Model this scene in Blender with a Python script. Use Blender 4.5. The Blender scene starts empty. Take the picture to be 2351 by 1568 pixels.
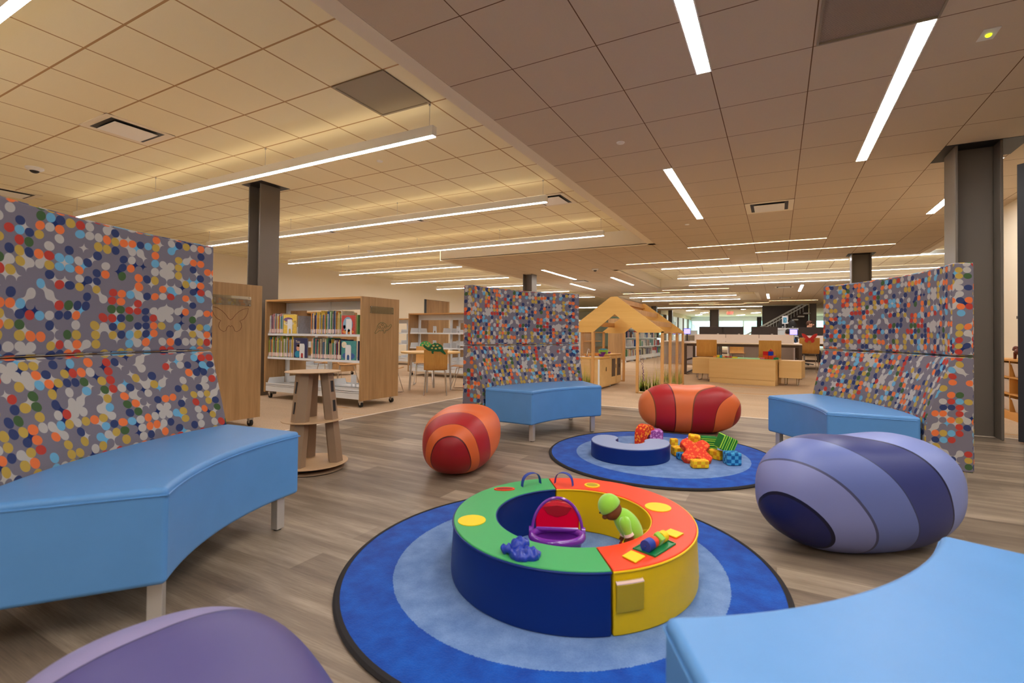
import bpy, math, random
from mathutils import Vector, Matrix
from math import sin, cos, pi, radians as R_, sqrt, atan2, hypot
rnd = random.Random(7)
C = bpy.context.scene.collection
S = bpy.context.scene

# ---------------------------------------------------------------- materials
def lin(c):
    return tuple(((x/255)/12.92 if x/255 <= .04045 else ((x/255+.055)/1.055)**2.4) for x in c) + (1,)
class NT:
    def __init__(s, name):
        s.mat = bpy.data.materials.new(name); s.mat.use_nodes = True
        s.t = s.mat.node_tree; s.b = s.t.nodes['Principled BSDF']; s.out = s.t.nodes['Material Output']
    def n(s, typ, **kw):
        nd = s.t.nodes.new(typ)
        for k, v in kw.items():
            if k.startswith('_'):
                setattr(nd, k[1:], v)
            else:
                s.set(nd, k, v)
        return nd
    def set(s, nd, k, v):
        if k.startswith('i') and k[1:].isdigit(): inp = nd.inputs[int(k[1:])]
        else: inp = nd.inputs[k.replace('__', ' ')]
        if hasattr(v, 'is_output') or isinstance(v, bpy.types.NodeSocket): s.t.links.new(v, inp)
        else: inp.default_value = v
    def math(s, op, a, b=0.0, c=0.0):
        nd = s.n('ShaderNodeMath', _operation=op, i0=a, i1=b, i2=c); return nd.outputs[0]
    def vmath(s, op, a, b=(0, 0, 0)):
        nd = s.n('ShaderNodeVectorMath', _operation=op, i0=a, i1=b); return nd.outputs[0]
    def mix(s, f, a, b, mode='MIX'):
        nd = s.t.nodes.new('ShaderNodeMix'); nd.data_type = 'RGBA'; nd.blend_type = mode
        for k, v in ((0, f), (6, a), (7, b)):
            if isinstance(v, bpy.types.NodeSocket): s.t.links.new(v, nd.inputs[k])
            else: nd.inputs[k].default_value = v
        return nd.outputs[2]
    def ramp(s, f, stops, interp='LINEAR'):
        nd = s.t.nodes.new('ShaderNodeValToRGB'); cr = nd.color_ramp; cr.interpolation = interp
        while len(cr.elements) < len(stops): cr.elements.new(.5)
        for e, (p, c) in zip(cr.elements, stops): e.position = p; e.color = c
        s.t.links.new(f, nd.inputs[0]); return nd.outputs[0]
    def col(s, v): s.set(s.b, 'Base Color', v)
    def bump(s, h, st=.2, dist=.01):
        nd = s.n('ShaderNodeBump', Strength=st, Distance=dist, Height=h); s.set(s.b, 'Normal', nd.outputs[0])
    def coord(s, k='Object'): return s.n('ShaderNodeTexCoord').outputs[k]
    def scale(s, vec, sc, loc=(0, 0, 0), rot=(0, 0, 0)):
        nd = s.n('ShaderNodeMapping', Vector=vec); nd.inputs['Scale'].default_value = sc
        nd.inputs['Location'].default_value = loc; nd.inputs['Rotation'].default_value = rot
        return nd.outputs[0]
    def noise(s, vec, sc, det=3, rough=.55, out=0):
        return s.n('ShaderNodeTexNoise', Vector=vec, Scale=sc, Detail=det, Roughness=rough).outputs[out]
    def xyz(s, vec):
        nd = s.n('ShaderNodeSeparateXYZ', i0=vec); return nd.outputs

def flat(name, c, rough=.5, metal=0, spec=.5, var=0, vs=8, bump=0, bs=200, coat=0, sheen=0):
    m = NT(name); m.b.inputs['Roughness'].default_value = rough; m.b.inputs['Metallic'].default_value = metal
    m.b.inputs['Specular IOR Level'].default_value = spec
    if coat: m.b.inputs['Coat Weight'].default_value = coat; m.b.inputs['Coat Roughness'].default_value = .15
    if sheen: m.b.inputs['Sheen Weight'].default_value = sheen
    base = lin(c)
    if var:
        nz = m.noise(m.coord(), vs, 3)
        d = tuple(x*(1-var) for x in base[:3])+(1,); l = tuple(min(1, x*(1+var)) for x in base[:3])+(1,)
        m.col(m.ramp(nz, [(.3, d), (.7, l)]))
    else: m.col(base)
    if bump: m.bump(m.noise(m.coord(), bs, 2), bump, .002)
    return m.mat
def emis(name, c, st, back=None):
    m = NT(name); m.col(lin(c)); m.b.inputs['Emission Color'].default_value = lin(c)
    m.b.inputs['Emission Strength'].default_value = st; m.b.inputs['Roughness'].default_value = .4
    return m.mat
def glass(name, tint=(255, 255, 255), refl=.07):
    m = NT(name); t = m.n('ShaderNodeBsdfTransparent', Color=lin(tint)); g = m.n('ShaderNodeBsdfGlossy', Roughness=.03)
    ff = refl
    mx = m.n('ShaderNodeMixShader', i0=ff, i1=t.outputs[0], i2=g.outputs[0])
    m.t.links.new(mx.outputs[0], m.out.inputs[0]); return m.mat
def wood(name, c1, c2, axis='z', rough=.45, fine=60, band=3, coat=0):
    m = NT(name); co = m.coord(); sc = {'z': (1, 1, .06), 'x': (.06, 1, 1), 'y': (1, .06, 1)}[axis]
    v = m.scale(co, sc); a = m.noise(v, fine, 4, .6); b = m.noise(v, band*3, 3, .5)
    f = m.math('ADD', m.math('MULTIPLY', a, .45), m.math('MULTIPLY', b, .55))
    m.col(m.ramp(f, [(.32, lin(c1)), (.68, lin(c2))])); m.b.inputs['Roughness'].default_value = rough
    m.bump(a, .08, .002)
    return m.mat
def tiles(name, c, ox, oy, w, linec, rough=.95):
    m = NT(name); x, y, z = m.xyz(m.coord())
    def ln(a, o):
        t = m.math('FRACT', m.math('DIVIDE', m.math('SUBTRACT', a, o), .6096))
        d = m.math('ABSOLUTE', m.math('SUBTRACT', m.math('FRACT', m.math('ADD', t, .5)), .5))
        return m.math('LESS_THAN', d, w/.6096/2)
    k = m.math('MAXIMUM', ln(x, ox), ln(y, oy))
    nz = m.noise(m.coord(), 300, 2); base = m.ramp(nz, [(.25, tuple(v*.93 for v in lin(c)[:3])+(1,)), (.75, lin(c))])
    m.col(m.mix(k, base, lin(linec))); m.b.inputs['Roughness'].default_value = rough
    m.b.inputs['Specular IOR Level'].default_value = .1
    m.bump(nz, .15, .002); return m.mat

M = {}
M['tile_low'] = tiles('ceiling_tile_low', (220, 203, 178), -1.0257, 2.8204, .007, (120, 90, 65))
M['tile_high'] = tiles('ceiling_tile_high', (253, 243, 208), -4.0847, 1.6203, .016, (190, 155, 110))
M['fascia'] = flat('painted_drywall_fascia', (244, 234, 212), .85, spec=.2)
M['wall'] = flat('cream_wall_paint', (248, 236, 212), .85, spec=.2)
M['wall_cool'] = flat('pale_blue_white_wall', (225, 235, 240), .8)
M['soffit'] = flat('olive_soffit_paint', (196, 184, 150), .9)
def vinyl():
    m = NT('grey_brown_vinyl_plank'); co = m.coord()
    br = m.n('ShaderNodeTexBrick', Vector=co, Scale=1.0, Color1=(0, 0, 0, 1), Color2=(1, 1, 1, 1), Mortar=(.5, .5, .5, 1))
    br.inputs['Mortar Size'].default_value = .0; br.inputs['Brick Width'].default_value = 1.22; br.inputs['Row Height'].default_value = .152
    br.offset = .37
    l = m.noise(m.scale(co, (.5, 3.2, 1)), 1.6, 2); g = m.noise(m.scale(co, (1, 26, 1)), 9, 4, .65)
    w = m.noise(m.scale(co, (.8, 9, 1)), 2.0, 3)
    f = m.math('ADD', m.math('MULTIPLY', br.outputs[0], .16), m.math('MULTIPLY', l, .22))
    f = m.math('ADD', f, m.math('MULTIPLY', g, .26)); f = m.math('ADD', f, m.math('MULTIPLY', w, .36))
    m.col(m.ramp(f, [(.32, lin((88, 74, 62))), (.5, lin((136, 120, 102))), (.68, lin((186, 168, 146)))]))
    m.b.inputs['Roughness'].default_value = .42; m.b.inputs['Specular IOR Level'].default_value = .35
    m.bump(g, .06, .002); return m.mat
M['vinyl'] = vinyl()
def carpet():
    m = NT('tan_loop_carpet'); co = m.coord()
    a = m.noise(m.scale(co, (1, 1.6, 1)), 70, 4, .75); b = m.noise(m.scale(co, (.5, 2.4, 1)), 1.5, 3); 
    ck = m.n('ShaderNodeTexBrick', Vector=m.scale(co, (1, 1, 1)), Scale=1.0, Color1=(.2, .2, .2, 1), Color2=(.8, .8, .8, 1), Mortar=(.5, .5, .5, 1))
    ck.inputs['Mortar Size'].default_value = 0; ck.inputs['Brick Width'].default_value = 1.0; ck.inputs['Row Height'].default_value = .25
    f = m.math('ADD', m.math('MULTIPLY', a, .76), m.math('ADD', m.math('MULTIPLY', b, .14), m.math('MULTIPLY', ck.outputs[0], .10)))
    c = m.ramp(f, [(.3, lin((172, 146, 120))), (.7, lin((226, 200, 168)))])
    x, y, z = m.xyz(co); st = m.noise(m.scale(co, (.35, 5, 1), (3, 1, 0)), 1.3, 2)
    m.col(m.mix(m.math('MULTIPLY', m.math('GREATER_THAN', st, .66), .5), c, lin((214, 150, 70))))
    m.b.inputs['Roughness'].default_value = .98; m.b.inputs['Specular IOR Level'].default_value = .1
    m.bump(a, .5, .004); return m.mat
M['carpet'] = carpet()
def rugm():
    m = NT('blue_ring_rug_pile'); co = m.coord(); x, y, z = m.xyz(co)
    r = m.math('SQRT', m.math('ADD', m.math('MULTIPLY', x, x), m.math('MULTIPLY', y, y)))
    nz = m.noise(co, 14, 3); fine = m.noise(co, 220, 2)
    r2 = m.math('ADD', r, m.math('MULTIPLY', m.math('SUBTRACT', fine, .5), .012))
    k = m.math('GREATER_THAN', r2, .638)
    a = m.ramp(nz, [(.3, lin((104, 140, 192))), (.7, lin((132, 166, 212)))])
    b = m.ramp(nz, [(.3, lin((0, 68, 164))), (.7, lin((8, 98, 200)))])
    c = m.mix(k, a, b); m.col(m.mix(m.math('MULTIPLY', fine, .45), c, lin((90, 120, 190)), 'MULTIPLY'))
    m.b.inputs['Roughness'].default_value = 1; m.b.inputs['Sheen Weight'].default_value = .08
    m.bump(fine, .6, .005); return m.mat
M['rug'] = rugm(); M['binding'] = flat('black_rug_binding', (36, 32, 32), .9)
def dots():
    m = NT('dotted_grey_upholstery'); uv = m.n('ShaderNodeUVMap').outputs[0]; p = .0375
    v0 = m.scale(uv, (1/p, 1/p, 1)); v = m.vmath('ADD', v0, m.vmath('MULTIPLY', m.vmath('SUBTRACT', m.noise(m.scale(v0, (.16, .16, .16)), 1.0, 1, out=1), (.5, .5, .5)), (1.0, 1.0, 0))); W = lin((196, 190, 182)); G = lin((130, 124, 134))
    pal = [(0, G), (.39, W), (.51, lin((60, 72, 114))), (.61, lin((200, 168, 80))), (.72, lin((246, 128, 72))), (.83, lin((198, 72, 60))), (.905, lin((116, 180, 214))), (.965, lin((78, 106, 66)))]
    gp = [(0, G), (.76, W), (.92, lin((40, 56, 108))), (.97, lin((112, 184, 222)))]
    def lay(off, r, pl, seed):
        vv = m.vmath('ADD', v, (off, off, 0)); cell = m.vmath('FLOOR', vv); fr = m.vmath('SUBTRACT', m.vmath('FRACTION', vv), (.5, .5, .5))
        x, y, z = m.xyz(fr); d = m.math('SQRT', m.math('ADD', m.math('MULTIPLY', x, x), m.math('MULTIPLY', y, y)))
        wn = m.n('ShaderNodeTexWhiteNoise', Vector=m.vmath('ADD', cell, (seed, seed*2, 0))); wn.noise_dimensions = '2D'
        return m.ramp(wn.outputs[0], pl, 'CONSTANT'), m.math('LESS_THAN', d, r)
    gc, gm = lay(.5, .5, gp, 17.0); dc, dm = lay(0, .485, pal, 3.0)
    c = m.mix(dm, gc, dc)
    hv = m.vmath('MULTIPLY', v, (.5, .5, 0)); bc = m.n('ShaderNodeTexWhiteNoise', Vector=m.vmath('ADD', m.vmath('FLOOR', hv), (5, 9, 0))); bc.noise_dimensions = '2D'
    x, y, z = m.xyz(m.vmath('SUBTRACT', m.vmath('FRACTION', hv), (.5, .5, 0))); dd = m.math('SQRT', m.math('ADD', m.math('MULTIPLY', x, x), m.math('MULTIPLY', y, y)))
    bl = m.math('MULTIPLY', m.math('GREATER_THAN', bc.outputs[0], .975), m.math('MAXIMUM', dm, m.math('LESS_THAN', dd, .3)))
    c = m.mix(bl, c, W)
    wv = m.noise(m.scale(uv, (1, 1, 1)), 900, 1)
    m.col(m.mix(m.math('MULTIPLY', wv, .35), c, lin((120, 120, 125)), 'MULTIPLY'))
    m.b.inputs['Roughness'].default_value = .9; m.b.inputs['Specular IOR Level'].default_value = .15; m.bump(wv, .2, .001); return m.mat
M['dots'] = dots()
M['bluevinyl'] = flat('sky_blue_upholstery_vinyl', (90, 148, 208), .42, spec=.45, bump=.12, bs=500, var=.03)
M['steel'] = flat('brushed_steel_leg', (206, 202, 196), .38, .6)
M['chrome'] = flat('chrome_rod', (205, 200, 195), .2, 1)
M['darkcol'] = flat('bronze_grey_column_paint', (112, 103, 92), .42, .1)
M['darkdoor'] = flat('charcoal_door_paint', (40, 42, 48), .5)
M['black'] = flat('black_plastic', (26, 24, 24), .5)
M['graymesh'] = flat('grey_grille', (160, 148, 128), .8)
M['white'] = flat('white_powder_coat', (235, 238, 240), .4)
M['whiteplastic'] = flat('white_plastic', (240, 238, 232), .4)
M['fixture'] = flat('white_fixture_housing', (250, 248, 240), .5)
M['oak'] = wood('warm_oak_laminate', (152, 114, 70), (196, 156, 106), 'z', .5, 40, 2)
M['oakx'] = wood('oak_laminate_edge', (190, 138, 76), (214, 164, 98), 'x', .5, 40, 2)
M['ply'] = wood('golden_birch_ply', (232, 178, 88), (244, 198, 112), 'x', .45, 30, 1.5)
M['plyz'] = wood('golden_birch_post', (206, 152, 88), (228, 178, 112), 'z', .5, 40, 2)
M['chairply'] = wood('honey_chair_plywood', (196, 138, 62), (220, 166, 88), 'z', .35, 40, 2)
M['maple'] = wood('pale_maple_panel', (222, 180, 112), (236, 200, 136), 'x', .45, 14, .8)
M['card'] = flat('taupe_laminate', (150, 124, 98), .55, var=.04)
M['cardtop'] = flat('tan_laminate_top', (196, 162, 122), .55)
M['deskmetal'] = flat('brown_desk_frame', (92, 74, 60), .5, .2)
M['desktop'] = flat('cream_desk_top', (238, 222, 204), .4)
M['screen'] = flat('frosted_white_divider', (240, 230, 226), .5)
M['monitor'] = flat('dark_brown_monitor_back', (52, 42, 38), .5)
M['blueglow'] = emis('violet_lit_screen', (110, 100, 245), 1.5)
M['whiteglow'] = emis('white_lit_screen', (225, 225, 255), 1.6)
M['led'] = emis('led_diffuser', (255, 250, 246), 14)
M['ledp'] = emis('pendant_led_diffuser', (252, 250, 255), 11)
M['uplight'] = emis('pendant_uplight', (255, 236, 200), 1.1)
M['ledw'] = emis('warm_slot_led', (255, 226, 176), 9)
M['green_v'] = flat('green_play_vinyl', (70, 170, 100), .42, spec=.35)
M['navy_v'] = flat('navy_play_vinyl', (0, 40, 118), .4, spec=.35)
M['red_v'] = flat('red_orange_play_vinyl', (246, 72, 38), .42, spec=.35)
M['yellow_v'] = flat('yellow_play_vinyl', (236, 196, 0), .42, spec=.35)
M['yellow_p'] = flat('yellow_patch', (250, 212, 20), .5)
M['yellow_m'] = flat('olive_yellow_pocket', (180, 156, 20), .6)
M['darkred'] = flat('dark_red_lining', (150, 8, 12), .6)
M['strap'] = flat('royal_blue_strap', (22, 60, 160), .5)
M['bluefab'] = flat('royal_blue_satin', (28, 58, 168), .3, var=.1, vs=30)
M['green_t'] = flat('green_tray_plastic', (10, 120, 66), .35)
M['lime'] = flat('lime_plush', (146, 208, 62), .95, sheen=.5, bump=.4, bs=300)
M['skin_b'] = flat('brown_cloth_skin', (118, 62, 26), .8)
M['cuff'] = flat('pale_pink_cuff', (232, 200, 190), .9)
M['purple'] = flat('glossy_purple_plastic', (124, 48, 168), .18, coat=.6)
M['magenta'] = flat('glossy_red_pink_plastic', (226, 0, 48), .15, coat=.7)
M['maroon'] = flat('recessed_crimson_plastic', (158, 0, 30), .3)
M['teal'] = flat('teal_plastic', (40, 150, 190), .3)
M['pinkp'] = flat('pink_plastic', (220, 110, 120), .4)
M['glass'] = glass('clear_acrylic')
M['glassr'] = glass('reflective_acrylic', (244, 250, 250), .16)
M['glassw'] = glass('window_glass', (225, 240, 240), .08)
M['periw'] = flat('periwinkle_top_vinyl', (150, 168, 206), .45)
M['foliage'] = flat('pale_green_foliage', (196, 222, 196), .9, var=.12, vs=2)
M['ground'] = flat('lawn', (190, 205, 180), .95)
M['gold'] = flat('honey_shelf_wood', (220, 160, 80), .45)
M['bin'] = flat('translucent_bin', (226, 216, 208), .35)
M['brownmetal'] = flat('bronze_resin', (96, 40, 20), .35, .2)
M['greyfig'] = flat('grey_resin', (130, 110, 110), .4)
def stripes(name, cols, th, z1=0, y1=0, yy=0, zz=0, xz=0, yz=0, seam=.006, flare=False):
    # sewn leather panels: seams follow level curves of a smooth function of the object's own coordinates
    m = NT(name); x, y, z = m.xyz(m.coord()); u = x
    for k, (a, b) in ((z1, (z, 1.0)), (y1, (y, 1.0)), (yy, (y, y)), (zz, (z, z)), (xz, (x, z)), (yz, (y, z))):
        if k: u = m.math('ADD', u, m.math('MULTIPLY', m.math('MULTIPLY', a, b), k))
    if flare:
        z4 = m.math('POWER', z, 4.0); kk = m.math('ADD', 8.0, m.math('MULTIPLY', m.math('GREATER_THAN', x, -.07), 14.0))
        u = m.math('MULTIPLY', m.math('ADD', x, .07), m.math('SUBTRACT', 1.0, m.math('MULTIPLY', z4, kk)))
    u = m.math('ADD', m.math('MULTIPLY', u, .8), .5)
    st = []; p = 0
    dark = tuple(v*.35 for v in lin(cols[0])[:3])+(1,)
    for i, c in enumerate(cols):
        st.append((p, lin(c)))
        if i < len(th):
            st.append((th[i]-seam/2, tuple(v*.3 for v in lin(c)[:3])+(1,))); p = th[i]+seam/2
    m.col(m.ramp(u, st, 'CONSTANT')); m.b.inputs['Roughness'].default_value = .42; m.b.inputs['Specular IOR Level'].default_value = .4
    m.bump(m.noise(m.coord(), 500, 1), .06, .001); return m.mat
def pattern(name, kind, c1, c2, sc=40, rot=0):
    m = NT(name); co = m.scale(m.coord(), (sc, sc, sc), (.01, .013, .017), (0, 0, rot)); m.b.inputs['Roughness'].default_value = .8
    if kind == 'check':
        k = m.n('ShaderNodeTexChecker', Vector=co, Color1=lin(c1), Color2=lin(c2), Scale=1.0); m.col(k.outputs[0])
    elif kind == 'stripe':
        x, y, z = m.xyz(co); f = m.math('FRACT', x); m.col(m.ramp(f, [(0, lin(c1)), (.38, lin(c2)), (.55, lin(c1)), (.78, lin(c2))], 'CONSTANT'))
    else:
        vo = m.n('ShaderNodeTexVoronoi', Vector=co, Scale=1.0); vo.distance = 'MANHATTAN'; m.col(m.mix(m.math('LESS_THAN', vo.outputs['Distance'], .6), lin(c1), lin(c2)))
    return m.mat
M['p_orange'] = pattern('orange_triangle_print', 'tri', (226, 50, 26), (255, 150, 36), 42)
M['p_red'] = pattern('red_orange_triangle_print', 'tri', (238, 60, 28), (255, 118, 50), 42)
M['p_lilac'] = pattern('lilac_triangle_print', 'tri', (160, 76, 168), (214, 150, 220), 44)
M['p_yellow'] = pattern('yellow_check_print', 'check', (240, 160, 6), (255, 208, 24), 36)
M['p_blue'] = pattern('blue_check_print', 'check', (0, 98, 168), (70, 170, 220), 40)
M['p_green'] = pattern('green_stripe_print', 'stripe', (10, 120, 34), (170, 226, 70), 30)
M['c_grass'] = flat('printed_green_grass', (158, 184, 66), .6, var=.25, vs=20)
M['c_straw'] = flat('printed_straw_grass', (214, 200, 90), .6, var=.2, vs=20)
M['c_flower'] = flat('printed_purple_flower', (84, 44, 104), .6)
M['c_redfl'] = flat('printed_red_flower', (196, 70, 60), .6)
M['turtle'] = flat('dark_green_turtle_paint', (12, 92, 46), .4)
M['turtle2'] = flat('light_green_turtle_paint', (70, 176, 96), .4)
M['tspot'] = flat('pale_turtle_spot', (206, 180, 96), .5)
M['redpaint'] = flat('red_butterfly_paint', (196, 34, 24), .4)
M['hair_d'] = flat('dark_hair', (32, 24, 22), .7); M['hair_b'] = flat('brown_hair', (92, 56, 36), .7)
M['skin'] = flat('light_skin', (226, 172, 144), .6); M['shirt_b'] = flat('blue_shirt', (20, 110, 190), .8)
M['shirt_w'] = flat('pale_shirt', (226, 222, 226), .8); M['trouser'] = flat('dark_trousers', (44, 46, 60), .8)
M['stone'] = flat('dark_brown_panelling', (66, 56, 50), .4, var=.1, vs=2)

# ---------------------------------------------------------------- mesh builder
class MB:
    def __init__(s): s.v = []; s.f = []; s.mi = []; s.m = 0; s.X = None; s.uvf = None; s.weld = False
    def add(s, vs, fs):
        o = len(s.v)
        for p in vs:
            p = Vector(p); s.v.append(tuple(s.X @ p) if s.X is not None else tuple(p))
        for f in fs: s.f.append(tuple(i+o for i in f)); s.mi.append(s.m)
        return s
    def box(s, x0, y0, z0, x1, y1, z1):
        return s.add([(x0, y0, z0), (x1, y0, z0), (x1, y1, z0), (x0, y1, z0), (x0, y0, z1), (x1, y0, z1), (x1, y1, z1), (x0, y1, z1)],
                     [(3, 2, 1, 0), (4, 5, 6, 7), (0, 1, 5, 4), (1, 2, 6, 5), (2, 3, 7, 6), (3, 0, 4, 7)])
    def obox(s, c, sz, rz=0, rx=0, ry=0):
        Y = Matrix.Translation(c) @ Matrix.Rotation(rz, 4, 'Z') @ Matrix.Rotation(ry, 4, 'Y') @ Matrix.Rotation(rx, 4, 'X')
        old = s.X; s.X = Y if old is None else old @ Y
        s.box(-sz[0]/2, -sz[1]/2, -sz[2]/2, sz[0]/2, sz[1]/2, sz[2]/2); s.X = old; return s
    def prism(s, poly, a, b, axis='z'):
        n = len(poly)
        def P(p, t): return {'z': (p[0], p[1], t), 'y': (p[0], t, p[1]), 'x': (t, p[0], p[1])}[axis]
        vs = [P(p, a) for p in poly]+[P(p, b) for p in poly]
        fs = [tuple(range(n))[::-1], tuple(range(n, 2*n))]+[(i, (i+1) % n, n+(i+1) % n, n+i) for i in range(n)]
        return s.add(vs, fs)
    def tube(s, pts, r, seg=8, closed=False, cap=True):
        pts = [Vector(p) for p in pts]; n = len(pts); rings = []
        up = None; vs = []
        for i, p in enumerate(pts):
            if closed: d = pts[(i+1) % n]-pts[i-1]
            else: d = pts[min(i+1, n-1)]-pts[max(i-1, 0)]
            d.normalize()
            if up is None: up = Vector((0, 0, 1)) if abs(d.z) < .9 else Vector((1, 0, 0))
            a = d.cross(up); 
            if a.length < 1e-4: a = d.cross(Vector((0, 1, .3)))
            a.normalize(); b = a.cross(d).normalized(); up = b
            rr = r[i] if isinstance(r, (list, tuple)) else r
            vs += [p+a*rr*cos(2*pi*k/seg)+b*rr*sin(2*pi*k/seg) for k in range(seg)]
        fs = []
        for i in range(n if closed else n-1):
            j = (i+1) % n
            for k in range(seg): fs.append((i*seg+k, i*seg+(k+1) % seg, j*seg+(k+1) % seg, j*seg+k))
        if not closed and cap: fs += [tuple(range(seg))[::-1], tuple((n-1)*seg+k for k in range(seg))]
        return s.add(vs, fs)
    def cyl(s, p0, p1, r, seg=24, r1=None): return s.tube([p0, p1], [r, r if r1 is None else r1], seg)
    def lathe(s, prof, seg=32, c=(0, 0, 0)):
        s.weld = True; n = len(prof); vs = []
        for k in range(seg):
            a = 2*pi*k/seg; vs += [(c[0]+r*cos(a), c[1]+r*sin(a), c[2]+z) for r, z in prof]
        fs = [(k*n+i, ((k+1) % seg)*n+i, ((k+1) % seg)*n+i+1, k*n+i+1) for k in range(seg) for i in range(n-1)]
        return s.add(vs, fs)
    def ell(s, c, r, seg=20, rings=12, rot=None, e=1.0, fn=None):
        s.weld = True; vs = []; fs = []
        def sp(v, p): return math.copysign(abs(v)**p, v)
        for i in range(rings+1):
            ph = -pi/2+pi*i/rings
            for k in range(seg):
                th = 2*pi*k/seg
                p = Vector((r[0]*sp(cos(ph), e)*sp(cos(th), e), r[1]*sp(cos(ph), e)*sp(sin(th), e), r[2]*sp(sin(ph), e)))
                if fn: p = fn(p)
                if rot is not None: p = rot @ p
                vs.append(Vector(c)+p)
        for i in range(rings):
            for k in range(seg): fs.append((i*seg+k, i*seg+(k+1) % seg, (i+1)*seg+(k+1) % seg, (i+1)*seg+k))
        return s.add(vs, fs)
    def sweep(s, prof, path_fn, n, closed_prof=True, caps=True):
        """prof: list of (r,z); path_fn(t,r,z)->xyz"""
        k = len(prof); vs = []
        for i in range(n+1): vs += [path_fn(i/n, r, z) for r, z in prof]
        fs = [(i*k+j, i*k+(j+1) % k, (i+1)*k+(j+1) % k, (i+1)*k+j) for i in range(n) for j in range(k)]
        if caps: fs += [tuple(range(k))[::-1], tuple(n*k+j for j in range(k))]
        return s.add(vs, fs)
    def build(s, name, mats, parent=None, loc=(0, 0, 0), rz=0, bevel=0, seg=2, smooth=35, rot=None, sub=0, flip=False):
        me = bpy.data.meshes.new(name); me.from_pydata(s.v, [], s.f)
        for m in (mats if isinstance(mats, (list, tuple)) else [mats]): me.materials.append(M[m] if isinstance(m, str) else m)
        me.polygons.foreach_set('material_index', s.mi)
        import bmesh
        bm = bmesh.new(); bm.from_mesh(me); (bmesh.ops.remove_doubles(bm, verts=bm.verts, dist=1e-5) if s.weld else None)
        bmesh.ops.recalc_face_normals(bm, faces=bm.faces); bm.to_mesh(me); bm.free()
        if s.uvf:
            uv = me.uv_layers.new(name='UVMap')
            for poly in me.polygons:
                for li in poly.loop_indices:
                    uv.data[li].uv = s.uvf(me.vertices[me.loops[li].vertex_index].co, poly.normal)
        o = bpy.data.objects.new(name, me); C.objects.link(o); o.location = loc; o.rotation_euler = rot or (0, 0, rz)
        if parent: o.parent = parent
        if smooth:
            me.polygons.foreach_set('use_smooth', [True]*len(me.polygons))
            if not bevel: me.set_sharp_from_angle(angle=R_(smooth))
        if bevel:
            b = o.modifiers.new('bevel', 'BEVEL'); b.width = bevel; b.segments = seg; b.limit_method = 'ANGLE'; b.angle_limit = R_(35); b.harden_normals = True
        if sub:
            b = o.modifiers.new('sub', 'SUBSURF'); b.levels = sub; b.render_levels = sub
        return o
def tag(o, label, cat, group=None, kind=None):
    if label: o['label'] = label
    if cat: o['category'] = cat
    if group: o['group'] = group
    if kind: o['kind'] = kind
    return o
def thing(name, label, cat, loc=(0, 0, 0), rz=0, group=None):
    o = bpy.data.objects.new(name, None); C.objects.link(o); o.location = loc; o.rotation_euler = (0, 0, rz); o.empty_display_size = .1
    return tag(o, label, cat, group)
def kids(o): return [c for c in C.objects if c.parent == o]
def dup(root, loc=None, rz=None, label=None, group=None):
    def rec(o, par):
        c = o.copy(); C.objects.link(c)
        if par: c.parent = par
        for k in kids(o): rec(k, c)
        return c
    r = rec(root, None)
    if loc is not None: r.location = loc
    if rz is not None: r.rotation_euler = (0, 0, rz)
    if label: r['label'] = label
    if group: r['group'] = group
    return r
def struct(name, mb, mats, label, cat='structure', parent=None, **kw):
    o = mb.build(name, mats, parent, **kw)
    if not parent: tag(o, label, cat, None, 'structure')
    return o
def text_mesh(name, txt, size, mat, parent, loc, rot, ext=.002):
    cu = bpy.data.curves.new(name, 'FONT'); cu.body = txt; cu.size = size; cu.extrude = ext; cu.align_x = 'CENTER'; cu.align_y = 'CENTER'
    t = bpy.data.objects.new(name, cu); C.objects.link(t); bpy.context.view_layer.update()
    me = bpy.data.meshes.new_from_object(t.evaluated_get(bpy.context.evaluated_depsgraph_get())); me.name = name
    C.objects.unlink(t); bpy.data.objects.remove(t)
    me.materials.clear(); me.materials.append(M[mat]); o = bpy.data.objects.new(name, me); C.objects.link(o)
    o.parent = parent; o.location = loc; o.rotation_euler = rot; return o

H_ = .908; ZL = 2.742; ZH = 3.053
# ================================================================= SETTING
XL, XR, Y0, Y1 = -13.6, 12.0, -5.0, 33.6
vy = 5.93; vx = -4.05
def rects(mb, rs, z0, z1):
    for a, b, c, d in rs: mb.box(a, c, z0, b, d, z1)
    return mb
struct('floor', rects(MB(), [(vx, XR, Y0, vy)], -.1, 0), 'vinyl', 'grey brown wood-look vinyl plank floor of the reading corner', smooth=0)
struct('floor', rects(MB(), [(XL, vx, Y0, vy), (XL, XR, vy, 50)], -.1, 0), 'carpet', 'tan carpet floor of the library beyond the vinyl', smooth=0)
struct('trim_1', MB().box(vx-.015, Y0, 0, vx+.015, vy, .004), 'desktop', 'pale metal strip between vinyl and carpet on the left', smooth=0)
struct('trim_2', MB().box(vx-.015, vy-.015, 0, XR, vy+.015, .004), 'desktop', 'pale metal strip between vinyl and carpet at the back', smooth=0)
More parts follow.
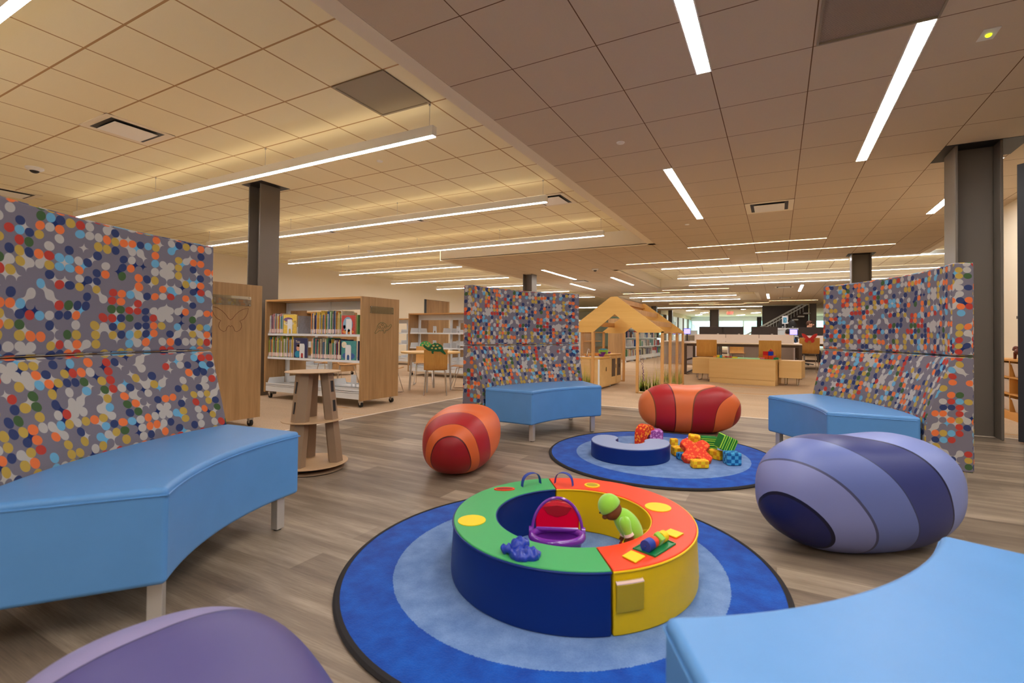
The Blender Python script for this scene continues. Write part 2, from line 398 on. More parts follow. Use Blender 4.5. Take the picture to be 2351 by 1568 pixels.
# low ceiling with its openings (x0,x1,y0,y1)
low = [(-2.165, 2.72, Y0, 12.74), (2.72, XR, Y0, 9.0), (-7.42, -2.165, 9.5, 12.74), (-7.42, -4.08, 12.74, 18.2), (-7.42, XR, 18.2, 20.9),
       (-7.42, -6.75, 20.9, 25.6), (-.7, XR, 20.9, 25.6), (-7.42, XR, 25.6, 29.6), (-7.42, -7.0, 29.6, 32.2), (1.9, XR, 29.6, 32.2), (-7.42, XR, 32.2, Y1)]
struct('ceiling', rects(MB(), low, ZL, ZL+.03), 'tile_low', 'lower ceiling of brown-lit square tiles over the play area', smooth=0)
high = [(XL, -2.165, Y0, 9.5), (XL, -7.42, 9.5, Y1), (-4.08, 2.72, 12.74, 18.2), (2.72, XR, 9.0, 18.2), (-6.75, -.7, 20.9, 25.6), (-7.0, 1.9, 29.6, 32.2)]
BW = .135
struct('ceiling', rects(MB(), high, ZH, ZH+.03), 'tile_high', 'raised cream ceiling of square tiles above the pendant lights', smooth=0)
def fas(n, x0, y0, x1, y1, side, label):
    # vertical drywall drop plus a flat border strip; side = direction of the opening
    dx, dy = {'-x': (-1, 0), '+x': (1, 0), '-y': (0, -1), '+y': (0, 1)}[side]; bx, by = dx*BW, dy*BW
    m = MB(); m.box(min(x0, x1+bx), min(y0, y1+by), ZL-.002, max(x0, x1, x0+bx), max(y0, y1, y0+by), ZL+.012)
    if dx: xx = x0+bx; m.box(min(xx, xx-dx*.02), y0, ZL, max(xx, xx-dx*.02), y1, ZH+.02)
    else: yy = y0+by; m.box(x0, min(yy, yy-dy*.02), ZL, x1, max(yy, yy-dy*.02), ZH+.02)
    struct(n, m, 'fascia', label, smooth=0)
fas('trim_3', -2.165, Y0, -2.165, 9.5, '-x', 'long pale drywall edge where the raised left ceiling drops')
fas('trim_4', -7.42, 9.5, -2.165, 9.5, '-y', 'pale drywall edge closing the raised left ceiling at the back')
fas('trim_5', -7.42, 9.5, -7.42, Y1, '-x', 'drywall edge along the far raised ceiling on the left')
fas('trim_6', -4.08, 12.74, 2.72, 12.74, '+y', 'near edge of the sunken ceiling coffer in the middle')
fas('trim_7', -4.08, 12.74, -4.08, 18.2, '+x', 'left edge of the middle ceiling coffer')
fas('trim_8', -4.08, 18.2, XR, 18.2, '-y', 'far edge of the middle ceiling coffer')
fas('trim_9', 2.72, 9.0, 2.72, 12.74, '+x', 'side edge of the ceiling coffer beside the big column')
fas('trim_10', 2.72, 9.0, XR, 9.0, '+y', 'near edge of the ceiling coffer at right')
fas('trim_11', -6.75, 20.9, -.7, 20.9, '+y', 'near edge of the far ceiling coffer')
fas('trim_12', -.7, 20.9, -.7, 25.6, '-x', 'right edge of the far ceiling coffer')
fas('trim_13', -6.75, 25.6, -.7, 25.6, '-y', 'far edge of the far ceiling coffer')
fas('trim_14', -6.75, 20.9, -6.75, 25.6, '+x', 'left edge of the far ceiling coffer')
fas('trim_15', -7.0, 29.6, 1.9, 29.6, '+y', 'near edge of the furthest ceiling coffer')
fas('trim_16', -7.0, 32.2, 1.9, 32.2, '-y', 'far edge of the furthest ceiling coffer')
fas('trim_17', 1.9, 29.6, 1.9, 32.2, '-x', 'right edge of the furthest ceiling coffer')
fas('trim_18', -7.0, 29.6, -7.0, 32.2, '+x', 'left edge of the furthest ceiling coffer')
wl = MB(); wl.box(XL-.15, Y0, 0, XL, 16.1, ZH+.03).box(XL-.15, 17.9, 0, XL, 50.1, ZH+.03).box(XL-.15, 16.1, 2.42, XL, 17.9, ZH+.03)
struct('wall_left', wl, 'wall', 'long cream wall beyond the bookshelves', smooth=0)
struct('wall_near', MB().box(XL-.15, Y0-.15, 0, XR+.15, Y0, 3.3), 'wall', 'cream wall behind the camera', smooth=0)
struct('wall_far_right', MB().box(XR, Y0, 0, XR+.15, 50.1, 3.3), 'wall', 'cream wall at the far right of the library', smooth=0)
struct('wall_right', MB().box(2.76, 5.2, 0, 2.92, 8.92, ZL), 'wall', 'cream wall end behind the big dark column', smooth=0)
# wooden door in the left wall
d = struct('door_1', MB().box(XL-.14, 16.1, 0, XL-.06, 17.9, 2.42), 'oak', 'brown wooden door in the far left wall', smooth=0)
tag(MB().box(XL-.05, 16.1, 0, XL+.01, 16.24, 2.42).build('door_frame', 'darkdoor', d, smooth=0), None, None)
# lobby
LZ = 2.95
struct('ceiling', MB().box(XL, Y1, LZ, XR, 50, LZ+.05), 'fascia', 'pale ceiling of the far lobby', smooth=0)
struct('trim_19', MB().box(XL, Y1-.02, ZL, XR, Y1+.1, LZ), 'soffit', 'ceiling edge towards the far lobby', smooth=0)
wb = MB().box(XL, 50, 2.5, XR, 50.15, LZ+.05).box(XL, 50, 0, -12.6, 50.15, 2.5).box(9, 50, 0, XR, 50.15, 2.5)
struct('wall_back', wb, 'wall_cool', 'pale header wall above the far lobby windows', smooth=0)
for i in range(9):
    x0 = -12.6+i*2.4
    w = MB().box(x0, 50, 0, x0+.1, 50.12, 2.5).box(x0, 50.02, 0, x0+2.4, 50.1, .08).box(x0, 50.02, .95, x0+2.4, 50.1, 1.02)
    o = struct('window_%d' % (i+1), w, 'wall_cool', 'pale framed lobby window looking out on greenery, bay %d from the left' % (i+1), smooth=0)
    MB().box(x0+.1, 50.05, .08, x0+2.4, 50.06, 2.5).build('window_pane', 'glassw', o, smooth=0)
# lobby side wall with panels and dark posts
pw = MB(); 
for i in range(5): pw.box(-7.95, 37.9+i*2.6, 0, -7.85, 40.3+i*2.6, 2.62)
struct('wall_lobby', pw, 'wall_cool', 'pale blue white wall panels in the far lobby', smooth=0)
struct('trim_20', MB().box(-8.0, 36, 2.62, -7.8, 50, LZ), 'soffit', 'olive band over the far lobby panels', smooth=0)
for i in range(5):
    tag(MB().box(-7.98, 37.66+i*2.6, 0, -7.74, 37.9+i*2.6, 2.62).build('wall_post', 'darkcol', smooth=0),
        'slim dark post %s between the pale blue lobby panels' % ['nearest the playhouse, first', 'second from the near end', 'third from the near end', 'fourth from the near end', 'furthest away'][i], 'post', 'posts between the lobby panels')
for i, (y, z) in enumerate([(41.6, 1.95), (41.6, 1.25)]):
    fr = MB(); fr.box(-7.84, y-.5, z-.32, -7.81, y+.5, z+.32); o = tag(fr.build('framed_picture', 'white', smooth=0), ['upper framed picture of dark stripes on the lobby wall', 'lower framed picture of dark shapes on the lobby wall'][i], 'picture')
    g = MB()
    if i == 0:
        for k in range(5): g.box(-7.808, y-.36, z-.24+k*.1, -7.80, y+.36, z-.18+k*.1)
    else: g.obox((-7.805, y, z), (.008, .55, .25), 0, .3)
    g.build('print', 'black', o, smooth=0)
# outdoors
struct('ground', MB().box(-60, 50.2, -.3, 60, 110, -.1), 'ground', 'lawn outside the far windows', smooth=0)
for i in range(7):
    x = -30+i*9.5+rnd.uniform(-.5, .5); y = 66+rnd.uniform(-3, 3); b = MB()
    for k in range(7): b.ell((rnd.uniform(-2.2, 2.2), rnd.uniform(-1.5, 1.5), 2.2+rnd.uniform(-1.2, 3.2)), (rnd.uniform(1.6, 2.2),)*2+(rnd.uniform(1.2, 2.2),), 12, 8)
    t = thing('tree', 'pale green leafy tree outside the far lobby windows', 'tree', (x, y, -.1), 0, 'trees outside the lobby windows')
    b.build('crown', 'foliage', t); MB().cyl((0, 0, 0), (0, 0, 2.4), .2, 8).build('trunk', 'stone', t)
# stair and dark wall
t = thing('panelled_wall', 'tall dark brown panelled wall behind the white staircase', 'wall panel', (.4, 30.4, 0))
MB().box(-1.2, 0, 0, 1.12, .3, LZ-.21).build('panel', 'stone', t, smooth=0)
tag(MB().box(-.12, 0, 0, .12, .2, 2.1).build('dark_post', 'black', loc=(-.95, 30.2, 0), smooth=0), 'short black post at the left end of the dark panelled wall', 'post')
t = thing('staircase', 'staircase with white handrails rising past the dark panelled wall', 'staircase', (-.8, 29, 0))
st = MB()
for k in range(14): st.box(-1.6+k*.28, 0, k*.17, -1.6+k*.28+.3, 1.1, k*.17+.05)
st.build('steps', 'wall_cool', t, smooth=0)
hr = MB()
for y in (0, 1.1):
    hr.tube([(-1.6, y, .55), (2.2, y, 2.88)], .03, 6).tube([(-1.6, y, .38), (2.2, y, 2.72)], .018, 6)
hr.build('handrail', 'wall_cool', t)
bl = MB()
for k in range(26): x = -1.5+k*.14; bl.cyl((x, 0, .1+(x+1.6)*.61), (x, 0, .55+(x+1.6)*.613), .012, 5)
bl.build('balusters', 'wall_cool', t)
# columns (steel H section)
def column(x, y, top, label, hole=.62, sz=(.31, .33)):
    t = thing('steel_column', label, 'column', (x, y, 0)); a, b = sz[0]/2, sz[1]/2; tf = .022
    mb = MB().box(-a, -b, 0, -a+tf, b, top+.25).box(a-tf, -b, 0, a, b, top+.25).box(-a+tf, -.012, 0, a-tf, .012, top+.25)
    mb.build('shaft', 'darkcol', t, smooth=0, bevel=.004, seg=1)
    return t
colA = column(-6.75, 4.4, ZH, 'dark bronze steel column rising behind the left bookcases', sz=(.28, .3))
column(1.66, 5.95, ZL, 'big dark grey steel column behind the right-hand sofa back', sz=(.34, .34))
column(-6.7, 12.75, ZL, 'dark steel column rising behind the middle sofa back')
column(1.6, 12.4, ZL, 'dark steel column above the right sofa back, in the middle distance', sz=(.36, .32))
column(-6.65, 28.9, ZL, 'thin distant dark column above the playhouse roof')
column(1.65, 29.1, ZL, 'distant dark column beside the white staircase', sz=(.32, .3))
column(-3.95, 35.4, LZ, 'distant brown column standing in front of the lobby windows', sz=(.58, .4))
column(-7.05, 35.8, LZ, 'slim distant dark column at the left of the lobby', sz=(.28, .25))
def plate(x, y, z, lx, ly, nm):
    tag(MB().box(x-lx/2, y-ly/2, z-.004, x+lx/2, y+ly/2, z+.02).build('column_collar', 'black', smooth=0), nm, 'ceiling opening')
plate(-6.72, 4.4, ZH, .46, .44, 'dark opening in the raised ceiling around the left column')
plate(1.72, 6.0, ZL, .62, .50, 'dark opening in the lower ceiling around the big right column')
plate(1.6, 12.4, ZL, .5, .4, 'dark opening in the ceiling around the mid-distance column')

# ================================================================= LIGHTS (fixtures)
order = ['over the sofa corner, nearest the camera', 'second from the camera, over the dotted sofa back', 'third from the camera, crossing the dark left column', 'fourth from the camera, ending by the ceiling edge', 'fifth, shorter, over the far bookcases', 'sixth, shorter, in front of the far door', 'seventh, partly behind the middle sofa back', 'eighth, far left row', 'ninth, far left row near the playhouse']
def pendant(x0, x1, y, label, zb=2.735, hang=True):
    t = thing('pendant_light', label, 'light', (x0, y, zb), 0, 'white linear pendant lights')
    L = x1-x0
    MB().box(0, -.03, .006, L, .03, .10).build('housing', 'fixture', t, smooth=0, bevel=.003, seg=1)
    MB().box(.004, -.023, 0, L-.004, .023, .007).build('diffuser', 'ledp', t, smooth=0)
    MB().box(.02, -.02, .10, L-.02, .02, .103).build('uplight_lens', 'uplight', t, smooth=0)
    n = max(2, round(L/2.44)+1)
    for i in range(n):
        x = .06+(L-.12)*i/(n-1); MB().cyl((x, 0, .085), (x, 0, ZH-zb), .0025, 5).cyl((x, 0, ZH-zb-.02), (x, 0, ZH-zb), .01, 8).build('cable', 'steel', t)
PL = [(-8.9, -2.83, 1.02, 0), (-10.2, -2.83, 3.46, 1), (-10.9, -2.83, 5.86, 2), (-11.6, -2.83, 8.27, 3), (-12.3, -7.62, 10.52, 4), (-12.6, -7.66, 13.1, 5), (-12.4, -7.68, 15.45, 6), (-12.4, -7.68, 18.1, 7), (-12.4, -7.68, 21.2, 8)]
for x0, x1, y, i in PL: pendant(x0, x1, y, 'white linear pendant light, '+order[i])
for k, (x0, x1, y) in enumerate([(-2.82, 1.45, 13.05), (1.8, 6.5, 12.95), (-2.82, 6.5, 15.4), (-2.82, 6.5, 17.6), (-6.3, -1.6, 22.3), (-6.3, -1.6, 24.65), (-6.9, 1.5, 30.7)]):
    pendant(x0, x1, y, 'long white pendant in the '+['middle coffer, nearest run left of the column', 'middle coffer, nearest run right of the column', 'middle coffer, second run', 'middle coffer, third and furthest run', 'far coffer, nearer run', 'far coffer, further run', 'furthest coffer beyond the desks'][k])
def recessed(x, y, L, along, label, w=.09, m='led'):
    t = thing('recessed_light', label, 'light', (x, y, ZL), 0, 'recessed linear ceiling lights')
    if along == 'y': a, b = w/2, L/2
    else: a, b = L/2, w/2
    fr = MB(); e = .008
    fr.box(-a-e, -b-e, -.006, a+e, -b, 0).box(-a-e, b, -.006, a+e, b+e, 0).box(-a-e, -b, -.006, -a, b, 0).box(a, -b, -.006, a+e, b, 0)
    fr.build('frame', 'fixture', t, smooth=0)
    MB().box(-a, -b, -.003, a, b, -.0005).build('diffuser', m, t, smooth=0)
RL = [(-.46, 2.21, 2.44, 'wide lit strip at the top centre of the ceiling'), (.76, 4.63, 2.44, 'wide lit strip running beside the square speaker grille'), (-1.075, 6.47, 2.44, 'wide lit strip over the far rug, between two smoke heads'),
      (1.97, 7.55, 2.4, 'lit strip cut off by the big right column'), (-5.87, 13.15, 2.44, 'lit strip above the middle sofa back, pointing at the column'), (-4.62, 15.5, 2.44, 'lit strip at the left of the middle coffer'), (-6.5, 16.7, 2.44, 'narrow far strip above the playhouse'), (.75, 20.0, 2.5, 'short bright strip beyond the middle coffer, right one'), (-.38, 23.4, 2.6, 'short bright strip beyond the middle coffer, left one')]
for x, y, L, l in RL: recessed(x, y, L, 'y', l)
for x, y, L, l in [(-.43, 10.11, 2.44, 'thin warm slot light nearest, over the play table'), (.79, 11.25, 2.44, 'thin warm slot light left of the mid-distance column'), (-2.23, 11.86, 2.44, 'thin warm slot light above the playhouse'), (-2.85, 19.05, 2.44, 'thin far slot light beyond the middle coffer'), (-5.0, 20.1, 2.0, 'thin far slot light at the left of the far coffer'),
                   (-4.1, 27.0, 2.6, 'thin slot light over the distant desks, left'), (-2.8, 28.3, 2.4, 'thin slot light over the distant desks, middle'), (-1.0, 27.5, 1.2, 'short slot light in the distance, left of the staircase'), (.65, 26.3, 2.1, 'thin slot light in the distance above the staircase'), (-5.5, 33.2, 1.8, 'furthest slot light by the lobby edge')]:
    recessed(x, y, L, 'x', l, .035, 'ledw')
# unseen ceiling fixtures, added behind and beside the view for their light
for i, (x, y) in enumerate([(.76, .5), (-.46, -1.4), (2.2, 2.2), (4.2, 4.5), (4.6, .5), (-1.1, -3.0), (2.2, -2.5)]):
    recessed(x, y, 2.44, 'y', 'unseen recessed strip light added behind or beside the camera')
for i, y in enumerate([-1.3, -3.6]): pendant(-9.0, -2.9, y, 'unseen white pendant light added behind the camera')  # unseen pendants continuing the row, added to light the room
for i, (x, y) in enumerate([(-6, 38), (-5.5, 42), (-4.5, 40), (-2, 37), (-1.6, 43), (-.8, 46), (-6.5, 46), (-3, 47)]):
    t = thing('lobby_light', 'small lit ceiling strip in the far lobby', 'light', (x, y, LZ-.004), .5, 'lobby ceiling lights')
    MB().box(-.1, -.6, -.01, .1, .6, 0).build('diffuser', 'led', t, smooth=0)
# ceiling details
def diffuser(x, y, z, label, w=.58, h=.56):
    t = thing('air_diffuser', label, 'air vent', (x, y, z), 0, 'square ceiling air diffusers')
    MB().box(-.29, -.29, -.003, .29, .29, .0).build('throat', 'black', t, smooth=0)
    fr = MB()
    for s in (-1, 1): fr.prism([(s*.3, -.006), (s*.3, 0), (s*.235, 0), (s*.235, -.004)], -.3, .3, 'y'); fr.prism([(s*.3, -.006), (s*.3, 0), (s*.235, 0), (s*.235, -.004)], -.3, .3, 'x')
    fr.build('frame', 'fascia', t, smooth=0)
    MB().box(-.19, -.19, -.022, .19, .19, -.014).build('face_plate', 'fixture', t, smooth=0, bevel=.004)
for x, y, z, l in [(-6.19, 2.51, ZH, 'square air diffuser in the raised ceiling above the left sofa'), (-3.18, 6.8, ZH, 'square air diffuser beside the second pendant end, near the ceiling edge'), (-6.2, 6.8, ZH, 'square air diffuser between the second and third pendants'), (-8.6, 6.8, ZH, 'square air diffuser right of the dark left column'), (-10.75, 2.85, ZH, 'square air diffuser at the far left edge'), (-.11, 7.39, ZL, 'square air diffuser in the lower ceiling over the far rug'),
                   (.2, 19.3, ZL, 'far air diffuser beyond the middle coffer'), (.3, 24.5, ZL, 'far air diffuser right of the short strips'), (-3.3, 20.3, ZL, 'far air diffuser beside the far coffer'), (-5.9, 14.9, ZL, 'air diffuser left of the strip lights above the middle sofa'), (-5.6, 19.5, ZL, 'far air diffuser above the playhouse roof')]: diffuser(x, y, z, l)
t = thing('return_grille', 'large dark square mesh grille in the raised ceiling near its edge', 'air vent', (-3.16, 3.14, ZH))
MB().box(-.3, -.3, -.004, .3, .3, 0).build('mesh', 'graymesh', t, smooth=0)
fr = MB(); [fr.box(*b) for b in ((-.3, -.3, -.012, .3, -.28, 0), (-.3, .28, -.012, .3, .3, 0), (-.3, -.28, -.012, -.28, .28, 0), (.28, -.28, -.012, .3, .28, 0))]; fr.build('frame', 'graymesh', t, smooth=0)
t = thing('speaker_grille', 'perforated square speaker grille in the lower ceiling at the top of the picture', 'speaker', (.51, 3.1, ZL))
def perf():
    m = NT('perforated_grey_metal'); x, y, z = m.xyz(m.scale(m.coord(), (110, 110, 1)))
    f = m.math('MULTIPLY', m.math('SINE', m.math('MULTIPLY', x, 6.28)), m.math('SINE', m.math('MULTIPLY', y, 6.28)))
    m.col(m.mix(m.math('GREATER_THAN', f, .1), lin((190, 170, 150)), lin((84, 70, 60)))); m.b.inputs['Roughness'].default_value = .7; return m.mat
M['perf'] = perf()
MB().box(-.29, -.29, -.008, .29, .29, 0).build('mesh', 'perf', t, smooth=0)
fr = MB(); [fr.box(*b) for b in ((-.3, -.3, -.02, .3, -.288, 0), (-.3, .288, -.02, .3, .3, 0), (-.3, -.288, -.02, -.288, .288, 0), (.288, -.288, -.02, .3, .288, 0))]; fr.build('frame', 'graymesh', t, smooth=0)
for x, y, z, l in [(-8.75, 2.55, ZH, 'white dome camera on the raised ceiling at far left'), (-4.45, 12.3, ZL, 'white dome camera on the lower ceiling above the middle sofa'), (-9.4, 9.0, ZH, 'small dark dome camera near the left wall, over the bookcases')]:
    t = thing('dome_camera', l, 'camera', (x, y, z))
    MB().lathe([(0, .006), (.09, .006), (.092, -.02), (.075, -.035), (.05, -.045), (0, -.045)], 24).build('base', 'whiteplastic', t)
    MB().ell((0, 0, -.04), (.05, .05, .035), 16, 8).build('dome', 'black', t)
for x, y, z, l in [(-1.33, 4.35, ZL, 'round flush disc on the lower ceiling left of the strip lights'), (-1.32, 8.0, ZL, 'round flush disc at the end of the third lit strip'), (-4.41, 4.35, ZH, 'round flush disc on the raised ceiling above the first pendant'), (-7.6, 4.9, ZH, 'round flush disc on the raised ceiling behind the first pendant'), (-.9, 10.6, ZL, 'round flush disc beside the nearest thin slot light')]:
    tag(MB().lathe([(0, -.008), (.035, -.008), (.042, .004), (0, .004)], 20).build('sprinkler_cover', 'fixture', loc=(x, y, z)), l, 'sprinkler')
t = thing('ceiling_sensor', 'square white ceiling plate with a small yellow green light', 'sensor', (1.12, 3.74, ZL))
MB().box(-.04, -.065, -.006, .04, .065, 0).build('plate', 'whiteplastic', t, smooth=0, bevel=.002)
M['sens'] = emis('sensor_light', (190, 210, 30), .8); MB().ell((0, 0, -.008), (.016, .018, .012), 12, 8).build('lens', 'sens', t)
t = thing('exit_sign', 'small red EXIT sign hanging from the far lobby ceiling', 'sign', (-3.15, 38, 2.7))
MB().box(-.2, -.02, -.13, .2, .02, .13).build('panel', 'whiteplastic', t, smooth=0)
M['exitred'] = emis('exit_red', (255, 60, 50), 1.5); text_mesh('lettering', 'EXIT', .24, 'exitred', t, (0, -.024, 0), (pi/2, 0, 0)); MB().cyl((0, 0, .13), (0, 0, .25), .01, 6).build('stem', 'steel', t)
# ================================================================= SOFAS (annular 45 degree modules)
A2 = R_(22.3); RM = 1.36
def arcp(prof, a0, a1, n=18, cx=-RM):
    def f(t, r, z):
        a = a0+(a1-a0)*t; return (cx+r*cos(a), r*sin(a), z)
    return MB().sweep(prof, f, n)
def uvarc(co, n):
    x, y = co.x+RM, co.y; r = hypot(x, y); a = atan2(y, x)
    ta = abs(Vector((-sin(a), cos(a), 0)).dot(n))
    if ta > .8: return (r+3.13, co.z*1.02+.4)
    if abs(n.z) > .8: return (a*1.72, r+5)
    return (a*1.72+7, co.z*1.03)
def sofa(label, C0, ang, back=True, cat='sofa'):
    a = R_(ang); t = thing('curved_sofa' if back else 'curved_bench', label, cat, (C0[0]+RM*cos(a), C0[1]+RM*sin(a), 0), a, 'curved blue seats around the rugs')
    r1 = 1.585 if back else 1.60
    arcp([(1.1, .15), (r1, .15), (r1, .44), (1.1, .44)], -A2, A2).build('seat', 'bluevinyl', t, bevel=.016, seg=4)
    sm = MB(); ed = [(-RM+1.0985*cos(A2*k/12), 1.0985*sin(A2*k/12), .418) for k in range(-12, 13)]; sm.tube(ed, .0028, 5)
    for s in (-1, 1):
        sm.tube([(-RM+1.1055*cos(s*(A2-.005)), 1.1055*sin(s*(A2-.005)), .17+k*.0255) for k in range(11)], .0016, 5)
        sm.tube([(-RM+r*cos(s*A2), r*sin(s*A2)+s*.001, .418) for r in (1.1, 1.3, r1-.02)], .0026, 5)
    sm.build('seam', 'bluevinyl', t)
    if back:
        for nm, pr in (('lower_backrest', [(1.60, .14), (1.83, .14), (1.83, .808), (1.722, .808), (1.60, .44)]), ('upper_backrest', [(1.722, .814), (1.83, .814), (1.83, 1.358), (1.726, 1.358)])):
            m = arcp(pr, -A2-.004, A2+.004); m.uvf = uvarc; m.build(nm, 'dots', t, bevel=.012, seg=3)
    for s in (-1, 1):
        for r in ((1.145, 1.79) if back else (1.145, 1.55)):
            aa = s*(A2-(.068 if r < 1.2 else .032)); x, y = -RM+r*cos(aa), r*sin(aa)
            MB().obox((x, y, .08), (.04, .04, .15), s*A2).build('leg', 'steel', t, smooth=0, bevel=.003)
            MB().lathe([(0, 0), (.016, 0), (.018, .008), (0, .008)], 12, (x, y, 0)).build('foot', 'black', kids(t)[-1])
    return t
sofa('curved blue vinyl sofa with tall dotted back at the left edge', (-.926, 1.626), 208.2)
sofa('curved blue vinyl sofa with tall dotted back in the middle, behind the round orange pouf', (-.728, 3.497), 155.3)
sofa('curved blue vinyl sofa with tall dotted back at right, behind the blue striped pouf', (-.818, 3.513), 25.0)
sofa('curved backless blue vinyl bench cut off by the bottom right corner', (-.705, 1.785), -38.6, False, 'bench')

# ================================================================= POUFS
def pouf(label, x, y, ang, mat, sz=(.47, .24, .225), e=.82, saddle=.03):
    t = MB()
    def fn(p):
        if p.z > 0: p.z *= 1-saddle*math.exp(-(p.x/.16)**2)*4*max(0, 1-(p.y/.25)**2)
        if p.z < -sz[2]*.93: p.z = -sz[2]*.93
        k = 1+.10*p.x/sz[0]; p.y *= k
        return p
    t.ell((0, 0, sz[2]*.93), sz, 72, 44, None, e, fn)
    o = t.build('pouf', mat, loc=(x, y, 0), rz=R_(ang), smooth=80); return tag(o, label, 'pouf')
OR, DR, OR2 = (232, 112, 56), (170, 26, 34), (238, 126, 66)
M['st_o1'] = stripes('orange_red_stripes_end', [(150, 20, 26), (214, 98, 44), DR, OR], [.256, .34, .50], z1=.5, y1=.2, yy=3)
M['st_o2'] = stripes('orange_red_stripes_side', [OR2, (186, 34, 40), OR, DR, OR, DR], [.292, .428, .544, .704, .852], flare=True)
M['st_b'] = stripes('blue_lavender_stripes', [(24, 30, 86), (128, 134, 186), (104, 118, 178), (58, 66, 124), (136, 150, 208)], [.241, .346, .476, .62], z1=.37, y1=.61, yy=-.49, zz=-.1, xz=-.62, yz=-.61)
M['st_p'] = stripes('purple_lavender_stripes', [(84, 78, 132), (84, 78, 132), (146, 138, 178)], [.10, .614], z1=-.1, y1=.17)
pouf('round orange and dark red striped pouf seen end-on, beside the ring play tub', -1.966, 2.751, 114, 'st_o1', (.47, .247, .212))
pouf('long orange and red striped pouf lying behind the far rug', -.768, 4.793, 20, 'st_o2', (.475, .251, .241))
pouf('big blue and lavender striped pouf in front of the right sofa', .317, 2.566, 37, 'st_b', (.465, .234, .257))
pouf('purple and lavender pouf cut off by the bottom edge at left', -.827, .409, 164.3, 'st_p', (.397, .246, .199))

# ================================================================= RUGS
def rug(label, x, y, r=.822):
    t = thing('round_rug', label, 'rug', (x, y, 0))
    MB().lathe([(0, .0005), (r, .0005), (r, .009), (r-.01, .012), (0, .012)], 128).build('pile', 'rug', t)
    MB().lathe([(r-.008, .001), (r+.012, .0005), (r+.014, .006), (r+.006, .0125), (r-.008, .0135)], 128).build('binding', 'binding', t)
rug('round two-tone blue rug nearest, under the ring-shaped play tub', -.778, 1.758)
rug('round two-tone blue rug further back, under the foam blocks', -.801, 3.70, .838)

# ================================================================= RING PLAY TUB
RC = Vector((-.72, 1.757, .012)); RH = .195; ro, ri = .465, .303; sa = R_(127.2)
def ringhalf(name, label, a0, a1, side, top):
    t = thing(name, label, 'play tub', RC, 0, 'halves of the ring play tub')
    def f(tt, r, z): a = a0+(a1-a0)*tt; return (r*cos(a), r*sin(a), z)
    MB().sweep([(ri+.004, 0), (ro+.006, 0), (ro+.008, .03), (ro, RH-.006), (ri, RH-.006)], f, 48).build('side_cover', side, t, bevel=.006, seg=3)
    MB().sweep([(ri-.001, RH-.008), (ro+.001, RH-.008), (ro-.002, RH), (ri+.002, RH)], f, 48).build('top_cover', top, t, bevel=.003)
    pp = MB()
    for r in (ri-.001, ro+.002): pp.tube([f(k/48, r, RH-.007) for k in range(49)], .0035, 6)
    pp.build('piping', side, t)
    return t
g = .006
gh = ringhalf('half_ring_tub', 'green-topped half of the ring play tub with navy sides', sa+g, sa+pi-g, 'navy_v', 'green_v')
rh = ringhalf('half_ring_tub', 'red-topped half of the ring play tub with yellow sides', sa-pi+g, sa-g, 'yellow_v', 'red_v')
def TP(x, y, z=RH): return Vector((x*1.013-RC.x, y*1.013-RC.y, z))   # points read on the tub top, in tub coordinates
def disc(par, name, c, rx, ry, mat, ang=0, z0=0, z1=.003):
    m = MB(); m.prism([(c[0]+rx*cos(k*pi/16)*cos(ang)-ry*sin(k*pi/16)*sin(ang), c[1]+rx*cos(k*pi/16)*sin(ang)+ry*sin(k*pi/16)*cos(ang)) for k in range(32)], RH+z0, RH+z1); return m.build(name, mat, par, smooth=0)
c = TP(-1.011, 1.481); disc(gh, 'yellow_circle', c, .052, .052, 'yellow_p')
c = TP(-1.089, 1.849); disc(gh, 'slot_rim', c, .047, .022, 'red_v', R_(30), 0, .004); disc(gh, 'slot_opening', c, .038, .014, 'darkred', R_(30), .002, .0045)
def strap(par, p, q, h=.055):
    d = (q-p); n = Vector((-d.y, d.x, 0)).normalized()*.011; vs = []; fs = []
    for k in range(17):
        u = k/16; b = p+d*(u-.12*sin(2*pi*u)) + Vector((0, 0, .002+h*sin(pi*u)**.8)); vs += [b-n, b+n, b+n+Vector((0, 0, .002)), b-n+Vector((0, 0, .002))]
    for k in range(16):
        for j in range(4): fs.append((k*4+j, k*4+(j+1) % 4, k*4+4+(j+1) % 4, k*4+4+j))
    fs += [(0, 1, 2, 3), (67, 66, 65, 64)]
    MB().add(vs, fs).build('carry_strap', 'strap', par)
strap(gh, TP(-1.035, 1.915), TP(-.985, 2.0)); strap(rh, TP(-.925, 2.035), TP(-.835, 2.035))
c = TP(-.762, 2.09); disc(rh, 'mesh_hole_rim', c, .036, .034, 'yellow_p', 0, 0, .004); disc(rh, 'mesh_hole', c, .027, .022, 'yellow_m', 0, .002, .005)
c = TP(-.43, 1.955); disc(rh, 'yellow_circle', c, .053, .05, 'yellow_p')
# glove pouch of crumpled satin on the green top
gv = MB()
def crum(p): k = 1+.06*sin(p.x*120+p.y*90); q = p.x*.5+p.y; return Vector((p.x*k, p.y*k, p.z*(1+.22*abs(sin(q*150+1.5*sin(p.x*90)))-.15)+.004*sin(p.x*260+p.y*40)))
gv.ell(TP(-.70, 1.322, RH+.006), (.05, .036, .022), 40, 20, Matrix.Rotation(.5, 3, 'Z'), .9, crum)
gv.ell(TP(-.738, 1.352, RH+.018), (.034, .026, .022), 32, 16, Matrix.Rotation(1.0, 3, 'Z'), 1, crum)
gv.ell(TP(-.765, 1.318, RH+.012), (.022, .018, .016), 24, 12, None, 1, crum)
gv.build('satin_glove_pocket', 'bluefab', gh, smooth=80)
